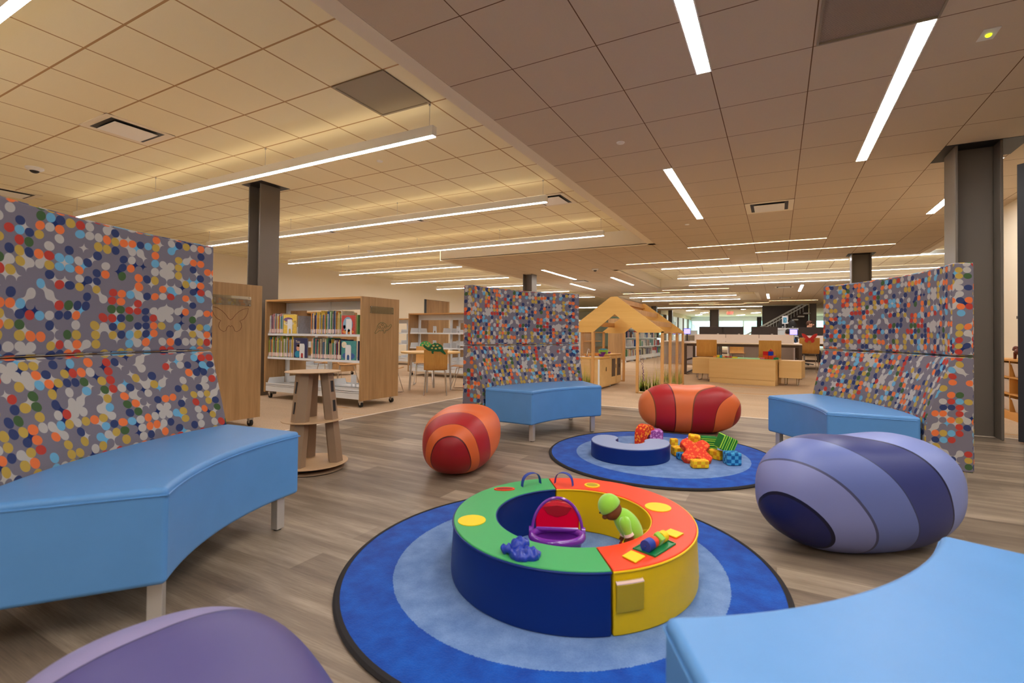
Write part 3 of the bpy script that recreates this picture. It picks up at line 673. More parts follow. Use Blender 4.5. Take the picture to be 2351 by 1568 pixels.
# tray with beads
ta = [TP(-.415, 1.535), TP(-.372, 1.668), TP(-.303, 1.637), TP(-.341, 1.512)]
rimv = MB(); cen = sum(ta, Vector())/4
rimv.tube([p+Vector((0, 0, .002)) for p in ta], .004, 6, True)
tr = rimv.build('tray', 'green_t', rh)
MB().prism([(p.x, p.y) for p in [cen+(q-cen)*.97 for q in ta]], RH, RH+.0025).build('tray_floor', 'green_t', tr, smooth=0)
p0 = (ta[0]+ta[3])/2; p1 = (ta[1]+ta[2])/2; up = Vector((0, 0, .019)); ax = (p1-p0).normalized(); L = (p1-p0).length
MB().tube([p0+up, p1+up], .0022, 6).build('rod', 'strap', tr)
MB().tube([p0+ax*.008+up, p0+ax*.040+up], .020, 20).build('blue_bead', 'strap', tr, smooth=40)
MB().ell(p0+ax*.058+up, (.019,)*3, 20, 12).build('red_bead', 'red_v', tr, smooth=80)
MB().obox(p0+ax*.087+up, (.024, .034, .034), atan2(ax.y, ax.x), .5).build('green_block_bead', 'p_grn' if 'p_grn' in M else 'lime', tr, smooth=0, bevel=.002)
MB().tube([p0+ax*.101+up, p0+ax*.128+up], .019, 20).build('yellow_bead', 'yellow_p', tr, smooth=40)
for q in ([(-.432, 1.463), (-.417, 1.515), (-.367, 1.496), (-.383, 1.440)], [(-.357, 1.705), (-.340, 1.752), (-.291, 1.732), (-.308, 1.684)]):
    pts = [TP(*w) for w in q]; MB().prism([(p.x, p.y) for p in pts], RH+.002, RH+.005).build('yellow_square_flap', 'yellow_p', rh, smooth=0)
# pocket flap on the yellow side next to the seam
fl = MB(); a0 = sa-pi+.02
def ff(tt, r, z): a = a0+.19*tt; return (r*cos(a), r*sin(a), z)
fl.sweep([(ro+.004, .075), (ro+.014, .073), (ro+.016, .155), (ro+.004, .165)], ff, 6); fl.build('wall_pocket', 'yellow_m', rh, bevel=.002)
MB().sweep([(ro+.004, .160), (ro+.015, .156), (ro+.015, .159), (ro+.004, .164)], ff, 6).build('pocket_edge', 'cuff', rh)
# doll pouch on the inner wall
dp = MB(); dc = TP(-.445, 1.66, RH)
ya = math.atan2(dc.y, dc.x)
def pf(tt, r, z): a = ya-.30+.62*tt; rr = r-.05*sin(pi*tt)**.6; return (rr*cos(a), rr*sin(a), z)
dp.sweep([(ri+.004, .02), (ri+.0, .02), (ri+.0, RH-.012), (ri+.004, RH-.012)], pf, 16); dp.build('doll_pocket', 'yellow_v', rh)
MB().prism([((ri-.046)*cos(ya+u)+0, (ri-.046)*sin(ya+u)) if i < 6 else ((ri+.004)*cos(ya+u), (ri+.004)*sin(ya+u)) for i, u in enumerate([-.22, -.12, -.04, .04, .12, .22, .22, .12, .04, -.04, -.12, -.22])], RH-.03, RH-.022).build('pocket_lining', 'darkred', rh, smooth=0)
# ---- doll
D = thing('plush_doll', 'plush baby doll in a lime green suit and cap leaning out of the tub pocket', 'doll', (-.47, 1.68, .14))
def DL(x, y, z): return Vector((x, y, z))-Vector((-.47, 1.68, .14))
hd = DL(-.535, 1.665, .293)
bd = MB(); bd.ell(DL(-.476, 1.683, .232), (.040, .042, .066), 24, 14, Matrix.Rotation(-.75, 3, 'Y')); bd.ell(DL(-.455, 1.69, .18), (.036, .040, .045), 20, 12)
bd.build('body', 'lime', D, smooth=80)
fc = MB(); fc.ell(hd+Vector((.004, 0, -.012)), (.036, .038, .034), 24, 14); fc.ell(hd+Vector((-.012, -.030, -.030)), (.010, .008, .008), 12, 8)
fo = fc.build('face', 'skin_b', D, smooth=80)
for s in (-1, 1): MB().ell(hd+Vector((-.018+s*.012, -.030, -.018)), (.0035, .003, .0035), 10, 6).build('eye', 'black', fo, smooth=80)
cp = MB(); cp.ell(hd+Vector((-.004, -.004, .004)), (.041, .043, .042), 28, 18, Vector((0, 0, 1)).rotation_difference(Vector((-.50, -.25, .83))).to_matrix(), 1, lambda p: Vector((p.x, p.y, max(p.z, -.008))))
co = cp.build('cap', 'lime', D, smooth=80)
for s, sh, el, ha in ((-1, DL(-.478, 1.642, .268), DL(-.470, 1.634, .243), DL(-.457, 1.636, .210)), (1, DL(-.475, 1.720, .240), DL(-.495, 1.725, .2), DL(-.500, 1.72, .17))):
    a = MB().tube([sh, (sh+el)/2+Vector((0, -.004*1, .004)), el, ha+(el-ha)*.3], [.016, .021, .019, .015], 14).build('sleeve', 'lime', D, smooth=80)
    MB().tube([ha+(el-ha)*.36, ha+(el-ha)*.1], [.016, .018], 14).build('cuff', 'cuff', a)
    hn = MB().ell(ha, (.012, .012, .016), 14, 10)
    for k in range(4): hn.tube([ha+Vector((-.009+k*.006, -.004, -.006)), ha+Vector((-.010+k*.0065, -.008, -.020)), ha+Vector((-.009+k*.006, -.006, -.030-.002*(k in (1, 2))))], [.004, .0036, .0025], 6)
    hn.tube([ha+Vector((.010*-s, 0, 0)), ha+Vector((.018*-s, -.004, -.010))], [.0045, .003], 6); hn.build('hand', 'skin_b', D, smooth=80)
# ---- purple toy basket
B = thing('toy_basket', 'glossy purple toy basket with an open red lid and arched handle inside the tub', 'toy', (-.785, 1.752, .014), R_(24)); B.scale = (1.13,)*3
def oval(a, b, z, n=32): return [(a*cos(2*pi*k/n), b*sin(2*pi*k/n), z) for k in range(n)]
bk = MB(); n = 32; rings = [oval(.070, .045, 0), oval(.082, .055, .03), oval(.092, .068, .075), oval(.082, .058, .078), oval(.074, .046, .03), oval(.064, .040, .006)]
vs = [v for r in rings for v in r]; fs = [(i*n+k, i*n+(k+1) % n, (i+1)*n+(k+1) % n, (i+1)*n+k) for i in range(5) for k in range(n)]+[tuple(range(n))[::-1], tuple(5*n+k for k in range(n))]
bk.add(vs, fs).build('bowl', 'purple', B, smooth=50)
MB().tube(oval(.089, .064, .080), .0135, 12, True).build('rim', 'purple', B, smooth=80)
ld = MB(); pl = [(-.078, 0), (.078, 0), (.080, .04), (.066, .078), (.035, .096), (0, .100), (-.035, .096), (-.066, .078), (-.080, .04)]
ld.X = Matrix.Translation((0, .040, .090)) @ Matrix.Rotation(-.18, 4, 'X'); ld.prism(pl, -.008, .012, 'y'); lo = ld.build('lid', 'magenta', B, bevel=.007, seg=4)
l2 = MB(); l2.X = Matrix.Translation((0, .040, .090)) @ Matrix.Rotation(-.18, 4, 'X'); l2.prism([(-.052, .075), (0, .082), (.052, .075), (.035, .052), (0, .042), (-.035, .052)], -.0105, -.0075, 'y'); l2.build('lid_recess', 'maroon', lo)
MB().tube([(-.075, .036, .090), (.075, .036, .090)], .009, 10).build('hinge_bar', 'purple', B)
MB().tube([(.090*cos(k*pi/20), .028+.025*sin(k*pi/20), .085+.112*sin(k*pi/20)) for k in range(21)], .0055, 8).build('handle', 'purple', B)
for s in (-1, 1): MB().cyl((s*.088, .03, .085), (s*.101, .03, .085), .016, 14).build('hinge', 'purple', B)
tag(MB().obox((0, 0, 0), (.06, .014, .008), .3, 0, .1).build('toy_stick', 'teal', loc=(-.755, 1.705, .05), bevel=.002), 'teal plastic stick lying inside the purple toy basket', 'toy')
tag(MB().obox((0, 0, 0), (.03, .022, .02), .6).build('toy_piece', 'pinkp', loc=(-.795, 1.705, .042), bevel=.004), 'pink plastic piece lying inside the purple toy basket', 'toy')

# ================================================================= CRESCENT FOAM SEAT AND BLOCKS (far rug)
cr = thing('crescent_foam_seat', 'c-shaped foam floor seat with periwinkle top and navy sides on the far rug', 'foam seat', (-.985, 3.52, .012), R_(-82))
def cres(z0, z1, mat, name, dr=0):
    ro2, ri2 = .290+dr, .105-dr; rc = (ro2+ri2)/2; hw = (ro2-ri2)/2; am = R_(106); pl = []
    for k in range(41): a = -am+2*am*k/40; pl.append((ro2*cos(a), ro2*sin(a)))
    for k in range(1, 10): b = pi*k/10; ca = Vector((cos(am), sin(am))); tb = Vector((-sin(am), cos(am))); v = ca*rc+ca*hw*cos(b)+tb*hw*sin(b); pl.append((v.x, v.y))
    for k in range(41): a = am-2*am*k/40; pl.append((ri2*cos(a), ri2*sin(a)))
    for k in range(1, 10): b = pi*k/10; ca = Vector((cos(-am), sin(-am))); tb = Vector((sin(-am), -cos(-am))); v = ca*rc-ca*hw*cos(b)+tb*hw*sin(b); pl.append((v.x, v.y))
    return MB().prism(pl, z0, z1).build(name, mat, cr, bevel=.005, seg=3)
cres(0, .108, 'navy_v', 'side_cover'); cres(.106, .114, 'periw', 'top_cover', -.003)
def block(name, label, x, y, z, sz, mat, rz=0, rx=0, ry=0, cat='foam block', bev=.01):
    o = MB().box(-sz[0]/2, -sz[1]/2, -sz[2]/2, sz[0]/2, sz[1]/2, sz[2]/2).build(name, mat, loc=(x, y, z), rot=(R_(rx), R_(ry), R_(rz)), bevel=bev, seg=3)
    return tag(o, label, cat, 'soft printed foam blocks on the far rug')
z = .012
block('foam_brick', 'yellow checked foam brick inside the crescent seat, left one', -.985, 3.66, z+.029, (.11, .055, .055), 'p_yellow', 15)
block('foam_brick', 'short yellow checked foam brick inside the crescent seat, beside its right arm', -.865, 3.67, z+.029, (.055, .05, .055), 'p_yellow', 20)
ar = MB(); pl = [(.085*cos(pi*k/14), .03+.085*sin(pi*k/14)) for k in range(15)]; pl = [(.085, -.055)]+pl+[(-.085, -.055)]+[(-.034, -.055)]+[(.034*cos(pi-pi*k/8), .0+.034*sin(pi-pi*k/8)) for k in range(9)]+[(.034, -.055)]
ar.prism(pl, -.045, .045, 'y'); tag(ar.build('foam_arch', 'p_orange', loc=(-.975, 3.93, z+.056), rot=(0, 0, R_(70)), bevel=.006, seg=2), 'orange triangle-print foam arch standing behind the crescent seat', 'foam block', 'soft printed foam blocks on the far rug')
block('foam_cube', 'lilac triangle-print foam cube behind the crescent seat, beside the arch', -.91, 4.00, z+.062, (.115, .105, .12), 'p_lilac', 28)
tag(MB().ell((0, 0, 0), (.03, .02, .02), 14, 8).build('toy_figure', 'lime', loc=(-.915, 3.86, z+.02), smooth=80), 'tiny green and black toy between the arch and the lilac cube', 'toy')
wd = MB().prism([(-.065, -.04), (.065, -.04), (.065, .05)], -.04, .04, 'y'); tag(wd.build('foam_wedge', 'p_blue', loc=(-.675, 3.93, z+.041), rz=R_(20), bevel=.006), 'blue checked foam wedge right of the crescent seat', 'foam block', 'soft printed foam blocks on the far rug')
block('foam_brick', 'small yellow foam brick behind the blue wedge', -.76, 4.03, z+.03, (.06, .05, .055), 'p_yellow', 30)
block('foam_brick', 'lilac foam block peeking out behind the upright yellow slab', -.62, 3.92, z+.05, (.05, .05, .10), 'p_lilac', 10)
block('foam_brick', 'yellow checked foam brick lying against the crescent seat on its right', -.665, 3.72, z+.034, (.10, .09, .065), 'p_yellow', 32)
block('foam_slab', 'upright yellow checked foam slab leaning on the green striped one', -.565, 3.755, z+.088, (.085, .05, .15), 'p_yellow', 12, 12, 6)
block('foam_slab', 'green striped foam slab lying behind the orange star block', -.475, 3.92, z+.06, (.13, .07, .12), 'p_green', 14, 0, 90)
st = MB(); pl = []
for k in range(4):
    a = pi/4+pi/2*k; u = Vector((cos(a), sin(a))); v = Vector((-sin(a), cos(a)))
    for p in (u*.050-v*.046, u*.116-v*.036, u*.124, u*.116+v*.036): pl.append((p.x, p.y))
st.prism(pl, -.026, .026); tag(st.build('foam_star', 'p_red', loc=(-.525, 3.60, z+.066), rot=(R_(36), R_(4), R_(20)), bevel=.008, seg=3), 'red orange foam star block tilted over the other blocks', 'foam block', 'soft printed foam blocks on the far rug')
block('foam_brick', 'blue foam brick mostly hidden under the left of the orange star', -.625, 3.60, z+.026, (.06, .06, .05), 'p_blue', 40)
block('foam_brick', 'yellow checked foam brick nearest, in front of the orange star', -.475, 3.43, z+.03, (.115, .06, .055), 'p_yellow', 30)
block('foam_brick', 'yellow checked foam brick at the right of the orange star', -.405, 3.74, z+.033, (.06, .11, .065), 'p_yellow', 62)
block('foam_cube', 'green striped foam cube tilted on top of the blue checked cube', -.335, 3.73, z+.125, (.11, .11, .11), 'p_green', 30, 0, 24)
block('foam_cube', 'blue checked foam cube under the tilted green striped cube', -.285, 3.64, z+.045, (.10, .095, .088), 'p_blue', 28)

# ================================================================= THREE-LEGGED DISPLAY STAND
T = thing('tripod_stand', 'taupe stand of three angled hollow legs joining round shelves, beside the left sofa', 'display stand', (-2.80, 2.19, 0))
MB().lathe([(0, .645), (.172, .645), (.174, .648), (.172, .651), (0, .651)], 48).build('top_disc', 'cardtop', T)
MB().lathe([(0, .322), (.19, .322), (.192, .325), (.19, .328), (0, .328)], 48).build('middle_disc', 'cardtop', T)
bb = MB().lathe([(0, .036), (.228, .036), (.23, .039), (.228, .042), (0, .042)], 48).build('base_disc', 'cardtop', T)
MB().lathe([(0, 0), (.20, 0), (.20, .004), (0, .004)], 40, (.03, -.02, .005)).build('foot_disc', 'card', T)
MB().lathe([(0, .008), (.15, .008), (.15, .037), (0, .037)], 32).build('swivel', 'black', T)
for k, a in enumerate((R_(-75), R_(35), R_(155))):
    d = Vector((cos(a), sin(a), 0)); lg = MB(); rg_ = []
    def hexr(c, w): 
        n = Vector((-d.y, d.x, 0)); return [c+d*w*.75*cos(pi*j/3)+n*w*sin(pi*j/3) for j in range(6)]
    vs = hexr(d*.155+Vector((0, 0, .042)), .062)+hexr(d*.085+Vector((0, 0, .645)), .058); lg.add(vs, [(j, (j+1) % 6, 6+(j+1) % 6, 6+j) for j in range(6)]+[(0, 1, 2, 3, 4, 5)[::-1], (6, 7, 8, 9, 10, 11)])
    lo = lg.build('leg', 'card', T, smooth=0)
    n = Vector((-d.y, d.x, 0)); sl = MB()
    for z0 in (.39, .52):
        for s in ((-1,) if k < 2 else ()):
            e = (d*cos(s*pi/3*.5)*.75*1.02 + n*s*.5*1.02); u = d*(.155-.07*(z0+.03-.04)/.6); c_ = u+Vector((0, 0, z0+.03))+ (d*.75*(1+.5)/2+n*s*.866/2)*.0608
            sl.obox(c_, (.004, .022, .075), atan2((d*.866*.75+n*s*.5).y, (d*.866*.75+n*s*.5).x), 0, -.115); sl.build('slot', 'black', lo, smooth=0); sl = MB()

# ================================================================= BOOKCASES
def caster(par, x, y):
    w = MB().cyl((x, y-.012, .032), (x, y+.012, .032), .032, 18).build('caster', 'black', par)
    MB().box(x-.02, y-.02, .06, x+.02, y+.02, .085).prism([(x-.02, .08), (x+.02, .08), (x+.012, .03), (x-.004, .03)], y-.018, y-.014, 'y').prism([(x-.02, .08), (x+.02, .08), (x+.012, .03), (x-.004, .03)], y+.014, y+.018, 'y').build('caster_fork', 'steel', w, smooth=0)
def bookend(par, x, y, z, w=.10, h=.17):
    m = MB(); pl = [(-w/2, 0), (-w*.2, 0)]+[(-w*.2*cos(k*pi/8), .045+w*.2*sin(k*pi/8)) for k in range(9)]+[(w*.2, 0), (w/2, 0), (w/2, h*.86), (w*.38, h), (-w/2, h)]
    m.prism(pl, -.001, .001, 'y'); return m.build('bookend', 'white', par, loc=(x, y, z), smooth=0)
def bookcase(label, x1, y0, bays, shelves, D=.64, Hh=1.362, ends=True, top=True, open_low=True):
    """x1: right end; y0: near side"""
    W = bays*.9+.06; t = thing('bookcase', label, 'bookcase', (x1-W/2, y0+D/2, 0), 0, 'rolling double-sided bookcases')
    hw, hd = W/2, D/2
    for s in (-1, 1): MB().box(s*hw-(.028 if s > 0 else 0), -hd, .085, s*hw+(0 if s > 0 else .028), hd, Hh).build('end_panel', 'oak', t, smooth=0, bevel=.002)
    MB().box(-hw+.028, -hd, Hh-.026, hw-.028, hd, Hh-.001).build('top_panel', 'oakx', t, smooth=0, bevel=.001)
    up = MB()
    for k in range(bays+1):
        x = -hw+.05+k*(W-.1)/bays; up.box(x-.022, -.02, .12, x+.022, .02, Hh-.03)
        for z in [.2+.05*i for i in range(20)]: pass
    up.box(-hw+.03, -.012, Hh-.14, hw-.03, .012, Hh-.03).build('upright', 'white', t, smooth=0)
    bs = MB(); bs.box(-hw+.03, -hd+.01, .10, hw-.03, -hd+.022, .17).box(-hw+.03, hd-.022, .10, hw-.03, hd-.01, .17).box(-hw+.03, -hd+.02, .14, hw-.03, hd-.02, .15)
    bs.build('base_rail', 'white', t, smooth=0)
    for k in range(bays):
        xa = -hw+.03+k*(W-.06)/bays; xb = xa+(W-.06)/bays-.004
        for s in (-1, 1):
            m = MB(); m.box(xa, min(s*.03, s*(hd-.01)), .19, xb, max(s*.03, s*(hd-.01)), .196).box(xa, s*(hd-.012)-.002, .175, xb, s*(hd-.012)+.002, .215); m.prism([(s*.03, .19), (s*(hd-.03), .19), (s*(hd-.06), .28), (s*.03, .28)], xa, xa+.003, 'x'); m.build('base_shelf', 'white', t, smooth=0)
            for z in shelves:
                m = MB(); m.box(xa, min(s*.03, s*(hd-.03)), z-.025, xb, max(s*.03, s*(hd-.03)), z-.018).box(xa, s*(hd-.03)-.0015, z-.028, xb, s*(hd-.03)+.0015, z)
                m.prism([(s*.03, z-.02), (s*(hd-.03), z-.02), (s*(hd-.06), z+.10), (s*.03, z+.10)], xa, xa+.003, 'x').prism([(s*.03, z-.02), (s*(hd-.03), z-.02), (s*(hd-.06), z+.10), (s*.03, z+.10)], xb-.003, xb, 'x')
                m.build('shelf', 'white', t, smooth=0)
    for sx in (-1, 1):
        for sy in (-1, 1): caster(t, sx*(hw-.06), sy*(hd-.06))
    return t
bcT = bookcase('oak bookcase full of picture books, turtle outline on its end panel', -4.50, 4.185, 2, [.895, .572])
bcB = bookcase('oak-ended rolling bookcase behind the left sofa, butterfly outline on its end panel', -4.50, 2.29, 2, [.895, .572])
bc3 = bookcase('mostly empty white rolling bookcase with oak ends, behind the turtle table', -5.38, 8.05, 2, [.94, .62])
bc4 = bookcase('far white rolling bookcase seen just right of the turtle-panel bookcase', -9.0, 10.7, 2, [.94, .62])
bc5 = bookcase('short white rolling bookcase glimpsed through the picture-book bookcase', -8.30, 6.95, 1, [.94, .62])
bc6 = bookcase('far rolling bookcase with an oak end behind the turtle chairs', -6.9, 10.4, 1, [.94, .62])
# sign holder plates and engraved outlines
def plate_holder(bc, loc):
    o = MB().box(.002, -.20, -.045, .006, .20, .045).build('acrylic_sign_holder', 'glassr', bc, loc=loc, smooth=0)
    pn = MB()
    for y in (-.185, .185):
        for z in (-.035, .035): pn.cyl((-.012, y, z), (.008, y, z), .006, 10)
    pn.build('standoff', 'chrome', o)
hwT = .9+.03
plate_holder(bcT, (hwT+.012, 0, 1.205)); plate_holder(bcB, (hwT+.012, 0, 1.20))
def turtle_poly(s=1):
    body = [(-.105, -.01), (-.10, .03), (-.075, .065), (-.03, .088), (.02, .088), (.065, .068), (.095, .035), (.12, .035), (.150, .060), (.170, .068), (.178, .055), (.172, .035), (.150, .015), (.125, -.005), (.10, -.018), (.06, -.022),
            (.062, -.045), (.05, -.062), (.03, -.062), (.034, -.045), (.025, -.026), (-.03, -.03), (-.06, -.028), (-.085, -.045), (-.115, -.065), (-.135, -.072), (-.14, -.055), (-.125, -.035), (-.105, -.01)]
    return [(x*s, y*s) for x, y in body]
def butterfly_poly(s=1):
    R = [(0, .02), (.02, .035), (.04, .065), (.075, .10), (.12, .128), (.165, .135), (.16, .10), (.145, .06), (.12, .03), (.085, .012), (.10, -.01), (.105, -.04), (.09, -.07), (.06, -.088), (.04, -.08), (.03, -.05), (.012, -.03), (0, -.045)]
    return [(x*s, y*s) for x, y in R]+[(-x*s, y*s) for x, y in R[::-1]][1:]
def outline(par, poly, c, mat, name, sc=.8):
    pts = [(.0015, c[0]+p[0]*sc, c[1]+p[1]*sc) for p in poly]; o = MB().tube(pts, .0022, 4, True).build(name, mat, par, loc=(hwT, 0, 0)); return o
o1 = outline(bcT, turtle_poly(), (.02, .97), 'turtle', 'turtle_outline', .9)
tt_ = MB(); [tt_.tube([(.0015, .02+cx+.018*cos(k*pi/5), .97+cz+.014*sin(k*pi/5)) for k in range(10)], .0018, 4, True) for cx, cz in ((-.05, .02), (0, .055), (.05, .025), (0, .0))]; tt_.build('shell_marks', 'turtle', o1)
outline(bcB, butterfly_poly(), (.02, 1.0), 'oak', 'butterfly_outline', 1.0).data.materials[0] = flat('brown_engraving', (126, 78, 44), .6)
for bc, xs in ((bcT, (-.62, .28)), (bc3, (-.55, .1, .62)), (bc4, (.2, .6))):
    for x in xs: 
        if bc is bcT: bookend(bc, x+.2, -.02+.0, .196)
        else:
            for z in (.196, .62, .94): bookend(bc, x, .12, z-.018+0*z)
# --------------------------------------------------------------- books
BC = {'red': (196, 52, 44), 'orange': (236, 140, 48), 'yellow': (238, 200, 70), 'cream': (236, 222, 190), 'white': (232, 230, 226), 'light blue': (120, 170, 200), 'blue': (44, 86, 160), 'navy': (30, 36, 84), 'teal': (50, 140, 140), 'green': (90, 150, 70), 'lime': (170, 196, 60), 'purple': (110, 70, 120), 'pink': (226, 140, 140), 'brown': (120, 80, 56), 'grey': (130, 130, 136), 'black': (34, 32, 34)}
for k, v in BC.items(): M['bk_'+k] = flat('book_'+k.replace(' ', '_'), tuple(int(q+(250-q)*.12) for q in v), .5, var=.12, vs=40)
M['page'] = flat('book_pages', (238, 228, 208), .9); M['lab'] = flat('pink_white_spine_label', (244, 222, 214), .6, var=.08, vs=90)
bproto = {}
def book(x, y, z, w, h, d, col, label, group, sdir=-1, lab=True, lean=0, cat='book'):
    m = MB(); t = .0016
    m.box(0, 0, 0, t, d, h).box(w-t, 0, 0, w, d, h).box(0, 0, 0, w, t, h); m.m = 1; m.box(t, t, .003, w-t, d-.003, h-.003)
    if lab: m.m = 2; m.box(.0003, -.0008, .008, w-.0003, .0004, .060)
    o = m.build('book', ['bk_'+col, 'page', 'lab'], loc=(x, y, z), rot=(0, lean, 0 if sdir < 0 else pi), smooth=0); return tag(o, label, cat, group)
cols = list(BC)
def book_row(xa, xb, y, z, hmin, hmax, where, pref=None, tmin=.006, tmax=.014, dep=.2):
    x = xa; 
    while x < xb:
        w = rnd.uniform(tmin, tmax)
        if rnd.random() < .12: w *= 1.6
        c = rnd.choice(pref if pref and rnd.random() < .6 else cols)
        book(x, y+rnd.uniform(0, .012), z, w, rnd.uniform(hmin, hmax), dep, c, 'thin %s picture book, %s' % (c, where), 'picture books '+where)
        x += w+.0012
yb = 4.225
book_row(-6.40, -6.03, yb, .897, .23, .275, 'top shelf, left bay of the turtle bookcase', ['cream', 'white', 'light blue', 'red', 'yellow'])
book_row(-5.465, -4.90, yb, .897, .24, .30, 'top shelf, right bay of the turtle bookcase', ['pink', 'cream', 'white', 'blue', 'yellow', 'orange'])
book_row(-6.40, -5.80, yb, .574, .21, .285, 'lower shelf, left bay of the turtle bookcase', ['yellow', 'lime', 'cream', 'orange', 'white', 'green'])
book_row(-5.465, -4.90, yb, .574, .20, .275, 'lower shelf, right bay of the turtle bookcase', ['orange', 'cream', 'teal', 'yellow', 'navy', 'white', 'brown'])
def cover_book(x, y, z, w, h, c1, label, deco):
    t = thing('book', label, 'book', (x, y, z), 0); 
    MB().box(0, 0, 0, w, .002, h).box(0, .010, 0, w, .012, h).box(0, 0, 0, .002, .012, h).build('cover', c1, t, smooth=0); MB().box(.002, .002, .002, w-.003, .010, h-.002).build('pages', 'page', t, smooth=0)
    for nm, mat, cx, cz, rx, rz_ in deco:
        m = MB(); m.prism([(cx+rx*cos(k*pi/12), cz+rz_*sin(k*pi/12)) for k in range(24)], -.0012, .0, 'y'); m.build(nm, mat, t, smooth=0)
    return t
b1 = cover_book(-6.02, yb, .897, .27, .255, 'bk_yellow', 'yellow and purple book facing out on the top left shelf behind a bookend', [('purple_swirl', 'bk_purple', .10, .19, .09, .028), ('cream_sky', 'bk_cream', .12, .135, .10, .03)])
text_mesh('title', 'LE', .05, 'bk_black', b1, (.075, -.0014, .15), (pi/2, 0, 0), .0003); text_mesh('title', 'TS', .05, 'bk_black', b1, (.24, -.0014, .15), (pi/2, 0, 0), .0003)
b2 = cover_book(-4.89, yb, .897, .235, .235, 'bk_red', 'red and sky-blue picture book facing out on the top right shelf behind a bookend', [('blue_sky', 'bk_light blue', .11, .12, .085, .095), ('orange_ground', 'bk_orange', .115, .03, .10, .025), ('fish', 'teal', .05, .09, .022, .025)])
b3 = cover_book(-5.79, yb, .574, .27, .26, 'bk_navy', 'navy picture book with a child on its cover, facing out on the lower left shelf', [('face', 'skin', .085, .13, .035, .04), ('hair', 'hair_b', .09, .165, .035, .018), ('shirt', 'teal', .07, .05, .05, .045), ('bear', 'bk_red', .17, .05, .035, .045)])
text_mesh('title', 'You', .055, 'bk_cream', b3, (.075, -.0014, .215), (pi/2, 0, 0), .0003)
b4 = cover_book(-4.89, yb, .574, .26, .24, 'bk_teal', 'grey green and blue picture book facing out on the lower right shelf', [('pale_shape', 'bk_cream', .05, .19, .045, .04), ('blue_water', 'bk_blue', .13, .05, .11, .045)])
for b in (b1, b2, b3, b4):
    m = MB(); w = .10; pl = [(-w/2, 0), (-w*.22, 0)]+[(-w*.22*cos(k*pi/8), .045+w*.22*sin(k*pi/8)) for k in range(9)]+[(w*.22, 0), (w/2, 0), (w/2, .165), (w*.36, .19), (-w/2, .19)]
    bx, by, bz = b.location; m.prism(pl, -.001, .001, 'y'); off = {id(b1): .145, id(b2): .135, id(b3): .17, id(b4): .13}[id(b)]
    tag(m.build('bookend', 'white', loc=(bx+off, by-.006, bz), smooth=0), 'white metal bookend with an arched cut-out standing before the '+{id(b1): 'yellow and purple book', id(b2): 'red and sky-blue book', id(b3): 'navy book', id(b4): 'grey green book'}[id(b)], 'bookend', 'white bookends')
# large books behind, on the far side
for x, z, c in [(-5.74, .897, 'grey'), (-4.64, .897, 'green'), (-4.62, .574, 'navy')]:
    book(x, 4.24, z, .02, .24, .22, c, 'large dark %s book lying beyond the facing cover, %s' % (c, 'top shelf left bay' if x < -5 else ('top shelf by the end panel' if z > .7 else 'lower shelf by the end panel')), 'picture books at the shelf ends', lab=False)
book_row(-6.0, -5.84, 8.5, .942, .18, .22, 'in the mostly empty white bookcase, upper shelf', ['orange', 'red', 'cream'], .01, .02, .14)
book_row(-6.0, -5.86, 8.5, .622, .16, .2, 'in the mostly empty white bookcase, lower shelf', ['orange', 'black', 'red'], .01, .02, .14)

# ================================================================= CHAIRS AND TABLE
def chair(label, x, y, ang, s=1.0, top=None, group='bent plywood chairs'):
    """faces local -y (front); backrest at +y"""
    t = thing('plywood_chair', label, 'chair', (x, y, 0), R_(ang), group)
    w = .17*s; sh = .385*s; pr = [(-.20*s, sh), (-.17*s, sh+.006), (.05*s, sh-.012), (.13*s, sh-.006), (.165*s, sh+.03*s), (.18*s, sh+.09*s), (.205*s, sh+.295*s)]
    up = [(a, b+.010) for a, b in pr]; th = .010; vs = []; n = len(pr)
    prof = [(a, b) for a, b in pr]; out = []
    for i, (a, b) in enumerate(pr):
        d = Vector((pr[min(i+1, n-1)][0]-pr[max(i-1, 0)][0], pr[min(i+1, n-1)][1]-pr[max(i-1, 0)][1])).normalized(); out.append((a-d.y*th, b+d.x*th))
    m = MB()
    m.prism(prof+out[::-1], -w, w, 'x'); m.build('seat_shell', 'chairply', t, smooth=60, bevel=.003)
    for s_ in (-1, 1):
        X = s_*w*.86; m = MB(); pts = [(X, .12*s, sh-.02), (X*1.12, .17*s, .012), (X*1.14, .15*s, .008), (X*1.14, -.17*s, .008), (X*1.12, -.20*s, .012), (X*.9, -.10*s, sh-.02), (X*.9, .12*s, sh-.02)]
        m.tube(pts, .007, 8).build('leg_frame', 'chrome', t)
    MB().tube([(-w*.86, -.06*s, sh-.022), (w*.86, -.06*s, sh-.022)], .006, 6).build('cross_rod', 'chrome', t)
    if top in ('turtle', 'turtle2'):
        m = MB(); m.X = Matrix.Translation((0, .205*s, sh+.30*s)); m.prism(turtle_poly(1.03), -.008, .008, 'y'); o = m.build('turtle_cutout', top, t, smooth=0, bevel=.002)
        m = MB(); m.X = Matrix.Translation((0, .205*s, sh+.30*s))
        for cx, cz, r in ((-.055, .022, .020), (-.02, .06, .017), (.035, .055, .018), (.055, .018, .016), (0, .012, .018)): m.prism([(cx+r*cos(k*pi/8), cz+r*.7*sin(k*pi/8)) for k in range(16)], -.0095, .0095, 'y')
        m.build('shell_spot', 'tspot', o, smooth=0)
    if top == 'butterfly':
        m = MB(); m.X = Matrix.Translation((0, .205*s, sh+.27*s)); m.prism(butterfly_poly(1.05), -.012, .012, 'y'); m.build('butterfly_cutout', 'redpaint', t, smooth=0)
    return t
tx, ty = -5.02, 6.12
tb = thing('round_table', 'round birch children table with grey legs among the turtle chairs', 'table', (tx, ty, 0), 0)
